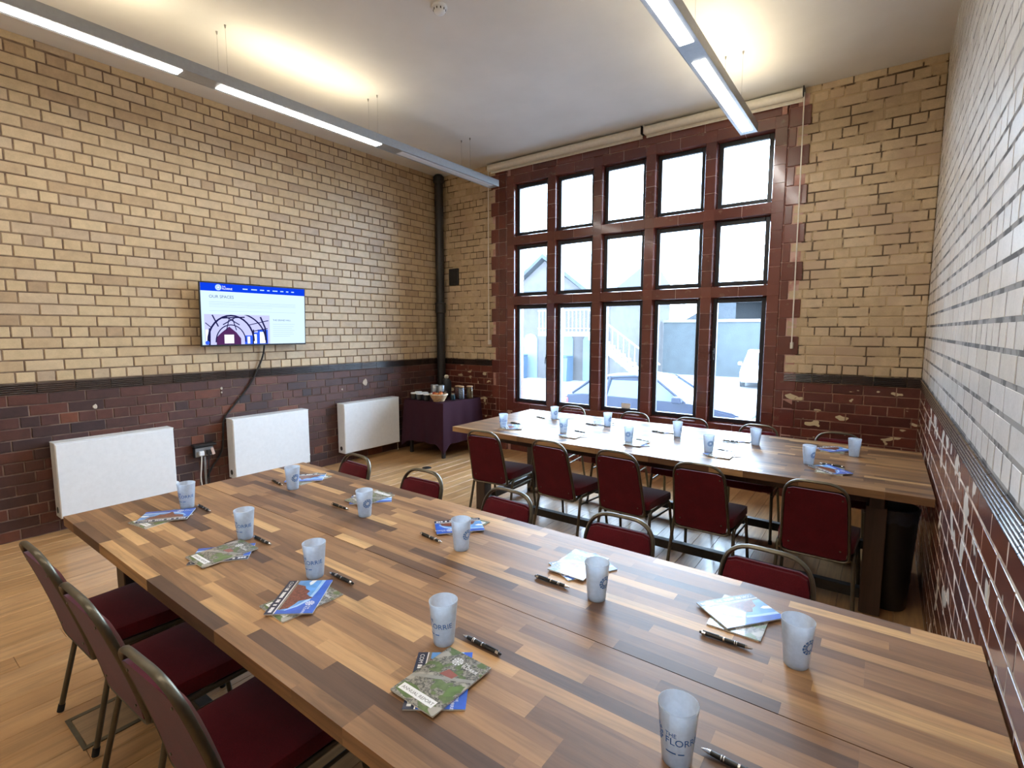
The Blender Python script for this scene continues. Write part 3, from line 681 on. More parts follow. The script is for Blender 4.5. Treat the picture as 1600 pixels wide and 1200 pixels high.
# ================================================================== TABLES
def table(name, x0, x1, y0, y1, label, legx, individual):
    r = empty(name, ((x0 + x1) / 2, (y0 + y1) / 2, 0)); tag(r, label, 'table', 'long worktop tables'); ox, oy = (x0 + x1) / 2, (y0 + y1) / 2
    th = .042; rows = 28; rw = (y1 - y0 - .003) / rows; c2 = {}; jb = bmesh.new()
    for i in range(rows):
        yy = y0 + (i + .5) * rw + (.003 if i >= 14 else 0); x = x0
        while x < x1 - .001:
            L = rnd.choice((.20, .25, .30, .35, .40, .45, .50, .60)) if individual else rnd.choice((.2, .3, .4, .5))
            if x == x0: L = rnd.choice((.15, .20, .25, .30, .40))
            if x1 - (x + L) < .12: L = x1 - x
            if individual:
                k = round(L, 3)
                if k not in c2: c2[k] = mesh('stave', nbox(-k / 2 + .00005, k / 2 - .00005, -rw / 2 + .00005, rw / 2 - .00005, -th, 0), M_STAVE)
                link('stave', c2[k], r, (x + L / 2 - ox, yy - oy, TT))
            else: box(jb, x - ox + .0002, x + L - ox - .0002, yy - oy - rw / 2 + .0002, yy - oy + rw / 2 - .0002, TT - th, TT)
            x += L
    if individual: jb.free()
    else:
        o = obj('stave_field', jb, M_STAVEJ, r); o['kind'] = 'stuff'
    zl = TT - th
    ly0, ly1 = y0 + .20 - oy, y1 - .22 - oy
    for lx in legx:
        for ly in (ly0, ly1): obj('leg', nbox(lx - ox - .05, lx - ox + .05, ly - .05, ly + .05, 0, zl - .09, .004), M_DARKWOOD, r)
        obj('end_rail', nbox(lx - ox - .035, lx - ox + .035, ly0 - .07, ly1 + .07, zl - .09, zl - .001, .003), M_DARKWOOD, r)
        obj('foot_rail', nbox(lx - ox - .03, lx - ox + .03, ly0 + .05, ly1 - .05, .07, .14, .003), M_DARKWOOD, r)
    for ly in (ly0, ly1):
        obj('lower_rail', nbox(legx[0] - ox + .05, legx[1] - ox - .05, ly - .025, ly + .025, .07, .13, .003), M_BLKIRON, r)
        obj('apron', nbox(legx[0] - ox + .035, legx[1] - ox - .035, ly - .02, ly + .02, zl - .08, zl - .001, .003), M_DARKWOOD, r)
    return r
NT0 = (-2.99, .262, .595, 1.79); FT0 = (-3.05, .255, 3.265, 4.50)
table('worktop_table', *NT0, 'long block-stave wooden table in the foreground', (-2.83, .10), True)
table('worktop_table', *FT0, 'long block-stave wooden table by the window, bright with reflected daylight', (-2.86, .02), False)

# ================================================================== CHAIRS
CH = .81
def yb(z): return -.175 - .125 * max(0, (z - .34) / (CH - .34)) ** 1.25
def make_chair():
    r = empty('banquet_chair')
    # seat cushion
    bm = bmesh.new(); prism(bm, fillet2([(-.185, -.175), (.185, -.175), (.205, .225), (-.205, .225)], .045), .405, .455, 'z')
    top = [e for e in bm.edges if all(v.co.z > .45 for v in e.verts)]
    bmesh.ops.bevel(bm, geom=top, offset=.022, segments=3, profile=.6, affect='EDGES')
    for v in bm.verts:
        if v.co.z > .44: v.co.z += .012 * max(0, 1 - (v.co.x / .2) ** 2) * max(0, 1 - ((v.co.y - .02) / .2) ** 2)
        if v.co.y > .16: v.co.z -= .25 * (v.co.y - .16)
    obj('seat', bm, M_FABRIC, r, smooth=50)
    obj('seat_base', prism(bmesh.new(), fillet2([(-.175, -.165), (.175, -.165), (.19, .20), (-.19, .20)], .04), .392, .406, 'z'), M_BLACK, r)
    # backrest hoop
    z0, z1 = .355, CH; w0, w1 = .168, .148
    pts = [(-w0, z0), (w0, z0), (w1, z1), (-w1, z1)]
    out = fillet([(x, 0, z) for x, z in pts], [.038, .038, .105, .105], 8, closed=True)
    den = []
    for i, p in enumerate(out):
        q = out[(i + 1) % len(out)]; n = max(1, int((q - p).length / .06))
        for k in range(n): den.append(p.lerp(q, k / n))
    obj('back_frame', tube(bmesh.new(), [(p.x, yb(p.z), p.z) for p in den], .0085, .0125, n=8, closed=True, up=Vector((0, 1, 0))), M_BRONZE, r, smooth=60)
    # upholstered pad (front) and rear panel
    def slab(name, hw0, hw1, za, zb, d0, d1, puff, m, rc):
        bm = bmesh.new(); nx, nz = 8, 8; F = []
        def pt(i, j, side):
            s = -1 + 2 * i / nx; t_ = j / nz; z = za + (zb - za) * t_; hw = hw0 + (hw1 - hw0) * t_
            x = s * hw
            ex = max(0, abs(s) - .75) / .25; ez = max(0, abs(2 * t_ - 1) - .75) / .25
            if ex > 0 and ez > 0:
                k = 1 - rc * ex * ez * .35; x *= k; z = (za + zb) / 2 + (z - (za + zb) / 2) * k
            e = max(0, 1 - abs(s) ** 4) * max(0, 1 - abs(2 * t_ - 1) ** 4)
            d = d1 + puff * (e ** .5) if side else d0
            return (x, yb(z) + d, z)
        g = [[[bm.verts.new(pt(i, j, sd_)) for j in range(nz + 1)] for i in range(nx + 1)] for sd_ in (0, 1)]
        for sd_ in (0, 1):
            for i in range(nx):
                for j in range(nz): bm.faces.new((g[sd_][i][j], g[sd_][i + 1][j], g[sd_][i + 1][j + 1], g[sd_][i][j + 1]))
        per = [(i, 0) for i in range(nx)] + [(nx, j) for j in range(nz)] + [(i, nz) for i in range(nx, 0, -1)] + [(0, j) for j in range(nz, 0, -1)]
        for a, b in zip(per, per[1:] + per[:1]): bm.faces.new((g[0][a[0]][a[1]], g[0][b[0]][b[1]], g[1][b[0]][b[1]], g[1][a[0]][a[1]]))
        return obj(name, bm, m, r, smooth=50)
    slab('backrest', .158, .140, .372, CH - .055, 0, .012, .022, M_FABRIC, .15)
    bp = slab('back_panel', .160, .142, .366, CH - .048, -.012, 0.0, 0, M_FABRIC, .15)
    for sx in (-1, 1):
        for z in (.42, CH - .085):
            s = obj('screw', lathe(bmesh.new(), [(.005, 0), (.004, .003)], 8), M_BRONZE, bp, (sx * .125, yb(z) - .0125, z), (R(90), 0, 0))
    # leg frames
    for s in (-1, 1):
        fz = .385
        fr_t, fr_b = (s * .196, .19, fz - .03), (s * .212, .248, .012)
        rr_t, rr_b = (s * .186, -.135, fz - .03), (s * .202, -.215, .012)
        for nme, a, b in (('front', fr_t, fr_b), ('rear', rr_t, rr_b)):
            leg = obj('leg', tube(bmesh.new(), [a, b], .0105, n=10), M_BRONZE, r, smooth=60)
            d = (Vector(b) - Vector(a)).normalized()
            obj('foot_cap', tube(bmesh.new(), [Vector(b) - d * .02, Vector(b) + d * .011], .0125, n=10), M_RUBBER, leg, smooth=60)
        pth = fillet([fr_t, (s * .193, .178, fz), (s * .188, -.125, fz), rr_t], .035, 5)
        obj('side_rail', tube(bmesh.new(), pth, .0105, n=10), M_BRONZE, r, smooth=60)
        obj('stretcher', tube(bmesh.new(), [(s * .196, .198, fz - .06), (s * .187, -.142, fz - .055)], .007, n=8), M_BRONZE, r, smooth=60)
        obj('back_bracket', tube(bmesh.new(), [(s * .17, -.10, fz + .005), (s * .168, yb(.37), .37)], .010, n=8), M_BRONZE, r, smooth=60)
    obj('cross_bar', tube(bmesh.new(), [(-.187, .10, fz - .004), (.187, .10, fz - .004)], .008, n=8), M_BRONZE, r, smooth=60)
    obj('cross_bar', tube(bmesh.new(), [(-.184, -.10, fz - .004), (.184, -.10, fz - .004)], .008, n=8), M_BRONZE, r, smooth=60)
    return r
def fillet2(pts, r_, n=4): return [(p.x, p.y) for p in fillet([(a, b, 0) for a, b in pts], r_, n, closed=True)]
chair0 = make_chair(); used = [False]
def chair(x, ytop, facing, label, group, rz=0.0):
    """ytop: where the top of the backrest stands; facing +1 looks to +y"""
    o = chair0 if not used[0] else copy_tree(chair0); used[0] = True
    a = (0 if facing > 0 else math.pi) + R(rz)
    o.location = (x - math.sin(a) * .30, ytop + math.cos(a) * .30, 0); o.rotation_euler = (0, 0, a)
    tag(o, label, 'chair', group); return o
G1, G2, G3, G4 = 'chairs on the near side of the foreground table', 'chairs on the window side of the foreground table', 'chairs on the near side of the window table', 'chairs between the window table and the window'
for x, l, rz in ((-2.53, 'dark red chair at bottom left, farthest from the camera in the near row', 2), (-1.985, 'dark red chair at bottom left, middle of the three in the near row', 2), (-1.43, 'dark red chair at bottom left, nearest the camera, cut by the frame', 3)):
    chair(x, .40, 1, l, G1, rz)
for x, l, rz in ((-2.70, 'dark red chair beyond the foreground table, first from the radiators', -3), (-2.09, 'dark red chair beyond the foreground table, second from the radiators', 2), (-1.476, 'dark red chair beyond the foreground table, middle of its five', -2), (-.876, 'dark red chair beyond the foreground table, second from the white wall', 2), (-.298, 'dark red chair beyond the foreground table, closest to the white wall', -1)):
    chair(x, 2.0, -1, l, G2, rz)
for x, l, rz in ((-2.56, 'dark red chair seen from behind at the left end of the window table', 6), (-1.94, 'dark red chair seen from behind, second along the window table', -3), (-1.405, 'dark red chair seen from behind, middle of the window table', -2), (-.865, 'dark red chair seen from behind, fourth along the window table', 1), (-.25, 'dark red chair seen from behind nearest the white wall', 0)):
    chair(x, 3.08, 1, l, G3, rz)
for x, l, rz in ((-2.63, 'dark red chair under the second window light, only its top visible', 3), (-1.93, 'dark red chair under the third window light, only its top visible', -2), (-1.385, 'dark red chair under the fourth window light, only its top visible', 2), (-.82, 'dark red chair under the fifth window light, only its top visible', 0), (-.25, 'dark red chair against the oxblood bricks right of the window', 2)):
    chair(x, 4.68, -1, l, G4, rz)

# ================================================================== TABLEWARE
CPH, CR0, CR1 = .122, .0285, .0385
def cup_r(z): return CR0 + (CR1 - CR0) * z / CPH
def make_cup():
    r = empty('printed_cup')
    w = .0016
    prof = [(.001, .006), (CR0 - .003, .006), (CR0 - w, .010), (CR1 - w, CPH - .001), (CR1 - w / 2, CPH), (CR1 + .0008, CPH - .001), (CR1 + .0006, CPH - .005), (CR1, CPH - .006), (CR0, .003), (CR0 - .002, 0), (.001, .0)]
    obj('tumbler', lathe(bmesh.new(), prof, 36, cap=False), M_CUP, r, smooth=50)
    def bend(z0, off=0.0):
        def f(co):
            z = z0 + co.y; rr = cup_r(z) + .0004 + co.z; a = (co.x + off) / cup_r(z) - math.pi / 2
            return Vector((rr * math.cos(a), rr * math.sin(a), z))
        return f
    text('lettering', 'THE', .0125, M_BLUEINK, r, bend=bend(.0715, -.016), ext=.0001)
    text('lettering', 'FLORRIE', .0205, M_BLUEINK, r, bend=bend(.055, -.016), ext=.0001)
    b = bend(.0)
    bm = bmesh.new()
    for z, x0, x1 in ((.036, -.014, .006), (.036, .010, .022)):
        vs1 = [bm.verts.new(b(Vector((x0 + (x1 - x0) * i / 6, z, 0)))) for i in range(7)]; vs2 = [bm.verts.new(b(Vector((x0 + (x1 - x0) * i / 6, z + .0028, 0)))) for i in range(7)]
        for i in range(6): bm.faces.new((vs1[i], vs1[i + 1], vs2[i + 1], vs2[i]))
    obj('small_print', bm, M_BLUEINK, r)
    bm = bmesh.new(); N = 48                                 # rosette emblem left of the words
    for r0, r1, gap in ((.0085, .0115, 0), (.0125, .0150, 2), (.0160, .0200, 2)):
        for i in range(N):
            if gap and i % 4 == 3: continue
            q = []
            for rr, a in ((r0, i), (r1, i), (r1, i + 1), (r0, i + 1)):
                t_ = 2 * math.pi * a / N; q.append(bm.verts.new(b(Vector((-.041 + rr * math.cos(t_), .066 + rr * math.sin(t_), 0)))))
            bm.faces.new(q)
    obj('emblem', bm, M_BLUEINK, r)
    return r
cup0 = make_cup(); cused = [False]
def cup(x, y, ang, label, group):
    o = cup0 if not cused[0] else copy_tree(cup0); cused[0] = True
    o.location = (x, y, TT); 
    o.rotation_euler = (0, 0, math.atan2(-y, -x) + math.pi / 2 + R(ang))    # 0: lettering towards the camera side
    tag(o, label, 'cup', group)
ordn = ['first', 'second', 'third', 'fourth', 'fifth']
GC1, GC2 = 'frosted cups on the foreground table', 'frosted cups on the window table'
for i, (x, y, a) in enumerate(((-2.665, .985, -50), (-2.072, .97, -58), (-1.548, .953, -58), (-.925, .945, -62), (-.283, .94, -14))):
    cup(x, y, a, '%s frosted printed cup from the left along the near side of the foreground table' % ordn[i], GC1)
for i, (x, y, a) in enumerate(((-2.525, 1.446, 95), (-1.884, 1.422, 92), (-1.285, 1.417, 115), (-.691, 1.398, 118), (-.133, 1.409, 125))):
    cup(x, y, a, '%s frosted printed cup from the left along the window side of the foreground table' % ordn[i], GC1)
for i, (x, y) in enumerate(((-2.66, 3.50), (-2.115, 3.61), (-1.532, 3.595), (-.953, 3.634), (-.346, 3.675))):
    cup(x, y, 30 * i, '%s frosted cup from the left along the near side of the window table' % ordn[i], GC2)
for i, (x, y) in enumerate(((-2.515, 4.12), (-1.945, 4.09), (-1.30, 4.02), (-.733, 4.07), (-.122, 4.085))):
    cup(x, y, 90 + 25 * i, '%s frosted cup from the left along the window side of the window table' % ordn[i], GC2)

# ------------------------------------------------------------ pens
def make_pen():
    r = empty('ballpoint_pen'); L = .138
    def seg(name, x0, x1, prof, m):
        bm = bmesh.new(); rings = []
        lathe(bm, [(rr, x0 + (x1 - x0) * t_) for t_, rr in prof], 12)
        for v in bm.verts: v.co = Vector((v.co.z, v.co.x, v.co.y + .0065))
        return obj(name, bm, m, r, smooth=45)
    seg('tip', -.069, -.050, ((0, .0008), (.1, .0018), (.75, .0046), (1, .0050)), M_CHROME)
    seg('grip', -.050, .002, ((0, .0052), (.5, .0060), (1, .0060)), M_BLACK)
    for x in (-.029, -.024): seg('ring', x - .0012, x + .0012, ((0, .0060), (.3, .0064), (.7, .0064), (1, .0060)), M_CHROME)
    seg('band', .002, .006, ((0, .0061), (1, .0061)), M_CHROME)
    seg('barrel', .006, .056, ((0, .0060), (1, .0056)), M_BLACK)
    seg('cap', .052, .062, ((0, .0062), (1, .0060)), M_CHROME)
    seg('push_button', .062, .069, ((0, .0036), (.85, .0034), (1, .0024)), M_BLACK)
    obj('clip', nbox(.016, .060, -.0018, .0018, .0125, .0142, .0004), M_BLACK, r)
    return r
pen0 = make_pen(); pused = [False]
def pen(a, b, label, group, dz=0):
    """a, b: ends of the pen (tip at b)"""
    o = pen0 if not pused[0] else copy_tree(pen0); pused[0] = True
    o.location = ((a[0] + b[0]) / 2, (a[1] + b[1]) / 2, TT + dz); o.rotation_euler = (R(20), 0, math.atan2(b[1] - a[1], b[0] - a[0]) + math.pi)
    o.rotation_euler[0] = 0
    tag(o, label, 'pen', group)

GP1, GP2 = 'black pens on the foreground table', 'black pens on the window table'
for i, (a, b) in enumerate((((-2.638, 1.022), (-2.500, 1.020)), ((-2.045, .991), (-1.908, .992)), ((-1.385, .990), (-1.522, .991)), ((-.760, .987), (-.897, .992)), ((-.112, .983), (-.249, .990)))):
    pen(a, b, '%s black pen from the left along the near side of the foreground table' % ordn[i], GP1)
for i, (a, b) in enumerate((((-2.749, 1.450), (-2.612, 1.438)), ((-2.134, 1.418), (-1.997, 1.417)), ((-1.516, 1.420), (-1.380, 1.407)), ((-.925, 1.396), (-.788, 1.396)), ((-.370, 1.397), (-.233, 1.401)))):
    pen(a, b, '%s black pen from the left along the window side of the foreground table' % ordn[i], GP1)

# ------------------------------------------------------------ brochures
BW_, BH_, BT = .143, .202, .0042
def logo_ring(bm, cx, cy, z, s, N=28):
    for r0, r1, gap in ((0, .22, 0), (.34, .46, 0), (.54, .70, 1), (.78, 1, 1)):
        for i in range(N):
            if gap and i % 3 == 2: continue
            q = [bm.verts.new((cx + s * rr * math.cos(2 * math.pi * a / N), cy + s * rr * math.sin(2 * math.pi * a / N), z)) for rr, a in ((max(r0, .01), i), (r1, i), (r1, i + 1), (max(r0, .01), i + 1))]
            bm.faces.new(q)
    return bm
def make_report():
    r = empty('annual_report'); w, h = BW_ / 2, BH_ / 2
    obj('pages', nbox(-w + .0006, w - .0006, -h + .0006, h - .0006, 0, BT - .0005), M_PAPER, r)
    cv = obj('cover', nbox(-w, w, -h, h, BT - .0005, BT), M_AERIAL, r)
    obj('green_field', prism(bmesh.new(), [(-.066, -.09), (-.02, -.098), (.01, -.07), (-.03, -.055), (-.066, -.06)], BT, BT + .00012, 'z'), plain('green_field_print', (.10, .17, .05), .3, var=.3), cv)
    obj('green_field', prism(bmesh.new(), [(.035, -.01), (.066, .012), (.064, -.03), (.045, -.045)], BT, BT + .00012, 'z'), plain('green_field_print', (.10, .17, .05), .3), cv)
    obj('road', prism(bmesh.new(), [(-.07, -.04), (.071, .03), (.071, .042), (-.07, -.028)], BT, BT + .00015, 'z'), plain('road_print', (.33, .33, .31), .3), cv)
    obj('hall_roof', prism(bmesh.new(), [(-.018, .008), (.02, .012), (.024, .03), (-.01, .034)], BT, BT + .00018, 'z'), plain('roof_print', (.30, .10, .08), .3), cv)
    obj('title_strip', nbox(-.062, .050, -.086, -.064, BT, BT + .0002), M_WHITEPRINT, r)
    text('title_lettering', 'ANNUAL REPORT', .0128, M_GREYPRINT, r, (-.056, -.0798, BT + .0003), ext=.00005)
    obj('emblem', logo_ring(bmesh.new(), -.012, .068, BT + .0002, .0145), M_WHITEPRINT, r)
    text('emblem_lettering', 'THE', .010, M_WHITEPRINT, r, (.008, .069, BT + .0002), ext=.00005); text('emblem_lettering', 'FLORRIE', .0135, M_WHITEPRINT, r, (.008, .058, BT + .0002), ext=.00005)
    return r
def make_booklet():
    r = empty('blue_booklet'); w, h = BH_ / 2, BW_ / 2
    obj('pages', nbox(-w + .0006, w - .0006, -h + .0006, h - .0006, 0, BT - .0005), M_PAPER, r)
    cv = obj('cover', nbox(-w, w, -h, h, BT - .0005, BT), M_SKYBLUE, r)
    def pr(n, poly, m, k=1): return obj(n, prism(bmesh.new(), poly, BT, BT + .00012 * k, 'z'), m, cv)
    sp = pr('title_strip', [(-w, -h), (w, -h), (w, -h + .026), (-w, -h + .026)], M_NAVY, 2)
    pr('rule', [(-w, -h + .026), (w, -h + .026), (w, -h + .029), (-w, -h + .029)], M_WHITEPRINT, 2)
    pr('pavement', [(-w, -h + .029), (w, -h + .029), (w, -h + .040), (-w, -h + .036)], plain('grey_road_print', (.24, .22, .19), .3), 1)
    pr('building', [(-.075, -h + .036), (.078, -h + .036), (.072, -.012), (.052, -.002), (.030, .006), (.022, .030), (.012, .046), (.004, .030), (-.012, .016), (-.030, .020), (-.045, .002), (-.062, -.005)], M_BUILDPRINT, 2)
    pr('sweep', [(.078, -h + .03), (w, -h + .03), (w, h), (-w, h), (-w, h - .022), (-.03, h - .026), (.03, h - .034), (.065, h - .06), (.085, h - .09)], M_BLUE, 2)
    pr('pale_sweep', [(-w, h - .022), (-.03, h - .026), (.03, h - .034), (.065, h - .06), (.085, h - .09), (.080, h - .09), (.055, h - .062), (.02, h - .042), (-.03, h - .036), (-w, h - .034)], plain('pale_blue_print', (.40, .62, .92), .3), 1)
    pr('cloud', [(-w, .005), (-.085, .0), (-.068, .008), (-.075, .014), (-w, .02)], M_WHITEPRINT, 1)
    obj('emblem', logo_ring(bmesh.new(), .045, .045, BT + .0004, .0135), M_WHITEPRINT, r)
    text('emblem_lettering', 'THE', .009, M_WHITEPRINT, r, (.062, .046, BT + .0004), ext=.00005); text('emblem_lettering', 'FLORRIE', .0115, M_WHITEPRINT, r, (.062, .036, BT + .0004), ext=.00005)
    text('title_lettering', 'COM', .016, M_WHITEPRINT, r, (-w + .008, -h + .0075, BT + .0004), ext=.00005)
    bm = bmesh.new(); x = -w + .05; q = random.Random(3)
    while x < w - .012:
        wd = q.uniform(.005, .009)
        if q.random() > .16: box(bm, x, x + wd, -h + .0078, -h + .0185, BT + .0002, BT + .0004)
        x += wd + .0018
    obj('small_lettering', bm, M_WHITEPRINT, r)
    return r
rep0 = make_report(); bok0 = make_booklet(); bu = {'A': False, 'B': False}
def brochure(kind, x, y, ang, lvl, label, group):
    src = rep0 if kind == 'A' else bok0
    o = src if not bu[kind] else copy_tree(src); bu[kind] = True
    o.location = (x, y, TT + lvl * (BT + .0006)); o.rotation_euler = (0, 0, R(ang)); tag(o, label, 'brochure', group)
GB1, GB2 = 'brochures on the foreground table', 'brochures on the window table'
near_side = [(('B', -2.60, .872, 54), ('A', -2.595, .850, 8)), (('A', -1.985, .842, 0), ('B', -1.985, .842, 52)), (('B', -1.450, .838, -51), ('A', -1.432, .833, -2)), (('A', -.817, .827, -1), ('B', -.825, .828, -54))]
for i, (tp, un) in enumerate(near_side):
    nm = {'A': 'aerial-photo report', 'B': 'blue booklet'}
    brochure(*un, 0, '%s lying underneath, %s pair from the left, near side of the foreground table' % (nm[un[0]], ordn[i]), GB1)
    brochure(*tp, 1, '%s lying on top, %s pair from the left, near side of the foreground table' % (nm[tp[0]], ordn[i]), GB1)
far_side = [(('B', -2.635, 1.590, 227), ('A', -2.62, 1.60, 182)), (('A', -2.055, 1.585, 180), ('B', -2.05, 1.59, 228)), (('B', -1.439, 1.573, 229), ('A', -1.43, 1.59, 183)), (('A', -.845, 1.562, 180), ('B', -.83, 1.562, 240)), (('B', -.304, 1.579, 232), ('A', -.295, 1.555, 180))]
for i, (tp, un) in enumerate(far_side):
    brochure(*un, 0, '%s lying underneath, %s pair from the left, window side of the foreground table' % (nm[un[0]], ordn[i]), GB1)
    brochure(*tp, 1, '%s lying on top, %s pair from the left, window side of the foreground table' % (nm[tp[0]], ordn[i]), GB1)
st = [(-2.655, 3.515, 'near'), (-1.985, 3.545, 'near'), (-1.465, 3.575, 'near'), (-.850, 3.585, 'near'), (-.222, 3.575, 'near'), (-2.487, 4.22, 'window'), (-2.03, 4.19, 'window'), (-1.405, 4.20, 'window'), (-.851, 4.20, 'window'), (-.25, 4.215, 'window')]
for i, (x, y, side) in enumerate(st):
    a = 0 if side == 'near' else 180
    if side == 'near' and i == 0: x += .07; y += .02
    blue_top = i in (0, 4, 9)
    k1, k0 = ('B', 'A') if blue_top else ('A', 'B')
    for lvl, k in ((0, k0), (1, k1)):
        ang = a + (0 if k == 'A' else (50 if i % 2 else -48))
        brochure(k, x, y, ang, lvl, '%s %s, %s pair from the left, %s side of the window table' % (nm[k], 'lying on top' if lvl else 'lying underneath', ordn[i % 5], side), GB2)
fp = [((-2.734, 3.708), (-2.603, 3.690)), ((-2.073, 3.713), (-1.940, 3.690)), ((-1.519, 3.69), (-1.384, 3.672)), ((-.915, 3.717), (-.783, 3.692)), ((-.155, 3.698), (-.291, 3.716))]
for i, (a, b) in enumerate(fp): pen(a, b, '%s black pen from the left along the near side of the window table' % ordn[i], GP2)
for i, (a, b) in enumerate([((-2.716, 4.105), (-2.584, 4.075)), ((-2.153, 4.060), (-2.018, 4.050)), ((-1.54, 4.09), (-1.408, 4.065)), ((-.966, 4.055), (-.830, 4.050))]): pen(a, b, '%s black pen from the left along the window side of the window table' % ordn[i], GP2)

# ================================================================== CORNER TABLE
sx0, sx1, sy0, sy1, sz = -5.06, -4.36, 4.50, 5.22, .715
stb = tag(empty('corner_table', ((sx0 + sx1) / 2, (sy0 + sy1) / 2, 0)), 'square table hidden under the aubergine cloth in the corner', 'table')
hw, hd = (sx1 - sx0) / 2, (sy1 - sy0) / 2
obj('tabletop', nbox(-hw + .012, hw - .012, -hd + .012, hd - .012, sz - .03, sz - .004, .004), M_DARKWOOD, stb)
for a in (-1, 1):
    for b in (-1, 1): obj('leg', nbox(a * (hw - .06) - .02, a * (hw - .06) + .02, b * (hd - .06) - .02, b * (hd - .06) + .02, 0, sz - .03, .003), M_BLKIRON, stb)
# cloth: flat top, skirt that drops with soft folds and gathers into points at the corners
bm = bmesh.new(); per = []
NP = 22
for e in range(4):
    for i in range(NP):
        t_ = i / NP; per.append((e, t_))
cs = [(-hw, -hd), (hw, -hd), (hw, hd), (-hw, hd)]; nrm = [(0, -1), (1, 0), (0, 1), (-1, 0)]
levels = [0, .02, .15, .30, .43, .53]
grid = []
for li, dl in enumerate(levels):
    ring_ = []
    for e, t_ in per:
        a, b = cs[e], cs[(e + 1) % 4]; x, y = a[0] + (b[0] - a[0]) * t_, a[1] + (b[1] - a[1]) * t_
        near = min(t_, 1 - t_); cw = max(0, 1 - near / .16)
        out = .004 + dl * (.04 + .02 * math.sin(t_ * 9 + e * 2)) + .012 * dl / .5 * math.sin(t_ * 21 + e)
        nx, ny = nrm[e]
        x += nx * out; y += ny * out
        if t_ < .5: pn = nrm[e - 1]
        else: pn = nrm[(e + 1) % 4]
        x += pn[0] * cw * dl * .10; y += pn[1] * cw * dl * .10
        z = sz - dl * (1 + .10 * cw ** 1.5) + (0 if li > 0 else .001)
        if dl == .53: z -= .05 * cw
        ring_.append(bm.verts.new((x, y, z)))
    grid.append(ring_)
n_ = len(per)
for a, b in zip(grid[:-1], grid[1:]):
    for i in range(n_): bm.faces.new((a[i], a[(i + 1) % n_], b[(i + 1) % n_], b[i]))
bm.faces.new(grid[0])
tcl = tag(obj('tablecloth', bm, M_CLOTH, None, ((sx0 + sx1) / 2, (sy0 + sy1) / 2, 0), smooth=55), 'aubergine cloth draped over the corner table', 'tablecloth')
SZ = sz + .002
# black mugs with white lids
def mug(x, y, label):
    r = tag(empty('lidded_mug', (x, y, SZ)), label, 'mug', 'black mugs on the corner table')
    obj('mug', lathe(bmesh.new(), [(.030, 0), (.040, .008), (.044, .075), (.041, .076), (.037, .012), (.001, .01)], 18), M_BLACK, r, smooth=45)
    obj('lid', lathe(bmesh.new(), [(.048, .074), (.050, .080), (.047, .088), (.020, .091)], 18), M_WHITE, r, smooth=45)
for i, (x, y, l) in enumerate(((-4.93, 4.56, 'black mug with white lid, leftmost of the front mugs on the cloth'), (-4.82, 4.55, 'black mug with white lid, middle of the front mugs on the cloth'), (-4.71, 4.57, 'black mug with white lid beside the basket'), (-4.97, 4.67, 'black mug with white lid in the back row by the wall'), (-4.85, 4.665, 'black mug with white lid in the middle of the back row'))): mug(x, y, l)
bs = tag(empty('wicker_basket', (-4.53, 4.60, SZ)), 'small wicker basket of fruit at the front of the corner table', 'basket')
M_WICK = plain('wicker', (.50, .33, .18), .7, var=.35, scale=160)
bm = bmesh.new()
for k in range(8):
    z = .008 + k * .010; a_, b_ = .075 + k * .0055, .060 + k * .005
    tube(bm, [(a_ * math.cos(2 * math.pi * i / 24), b_ * math.sin(2 * math.pi * i / 24), z + .002 * math.sin(i * 4 + k * 3)) for i in range(24)], .0058, n=6, closed=True)
obj('weave', bm, M_WICK, bs, smooth=60)
obj('bottom', lathe(bmesh.new(), [(.07, .002), (.07, .010)], 20), M_WICK, bs)
bm = bmesh.new(); tube(bm, [(.122 * math.cos(2 * math.pi * i / 24), .10 * math.sin(2 * math.pi * i / 24), .09) for i in range(24)], .009, n=6, closed=True); obj('rim', bm, plain('pale_wicker', (.66, .55, .40), .6, var=.2, scale=120), bs, smooth=60)
M_FR1 = plain('orange_peel', (.55, .16, .03), .45, var=.25); M_FR2 = plain('red_apple_skin', (.28, .03, .02), .35, var=.4)
for i, (x, y, z, m, n, l) in enumerate(((-.05, -.02, .085, M_FR2, 'apple', 'red apple at the left of the wicker basket'), (.0, .035, .09, M_FR2, 'apple', 'red apple at the back of the wicker basket'), (.045, -.01, .088, M_FR1, 'orange', 'orange at the right of the wicker basket'), (-.005, -.04, .082, M_FR1, 'orange', 'orange at the front of the wicker basket'))):
    bm = lathe(bmesh.new(), [(.004, .029), (.018, .031), (.030, .018), (.033, 0), (.028, -.019), (.014, -.030), (.004, -.029)], 14)
    f = tag(empty(n, (-4.53 + x, 4.60 + y, SZ + z)), l, 'fruit', 'fruit in the basket'); obj('flesh', bm, m, f, smooth=60)
    bm = bmesh.new(); tube(bm, [(0, 0, .028), (.003, 0, .042)], .0022, n=5); obj('stalk', bm, M_DARKWOOD, f)
M_STEEL = plain('brushed_steel', (.42, .47, .52), .3, .8)
for i, (x, y, l) in enumerate(((-4.86, 4.86, 'brushed steel canister on the corner table, left of the two'), (-4.74, 4.86, 'brushed steel canister on the corner table, right of the two'))):
    r = tag(empty('steel_canister', (x, y, SZ)), l, 'canister', 'steel canisters'); obj('body', lathe(bmesh.new(), [(.050, 0), (.052, .004), (.052, .150), (.049, .154)], 22), M_STEEL, r, smooth=45)
    obj('lid', lathe(bmesh.new(), [(.053, .152), (.053, .166), (.049, .170)], 22), M_STEEL, r, smooth=45)
fl = tag(empty('vacuum_flask', (-4.80, 5.03, SZ)), 'tall black flask with a cream knob in the corner', 'flask')
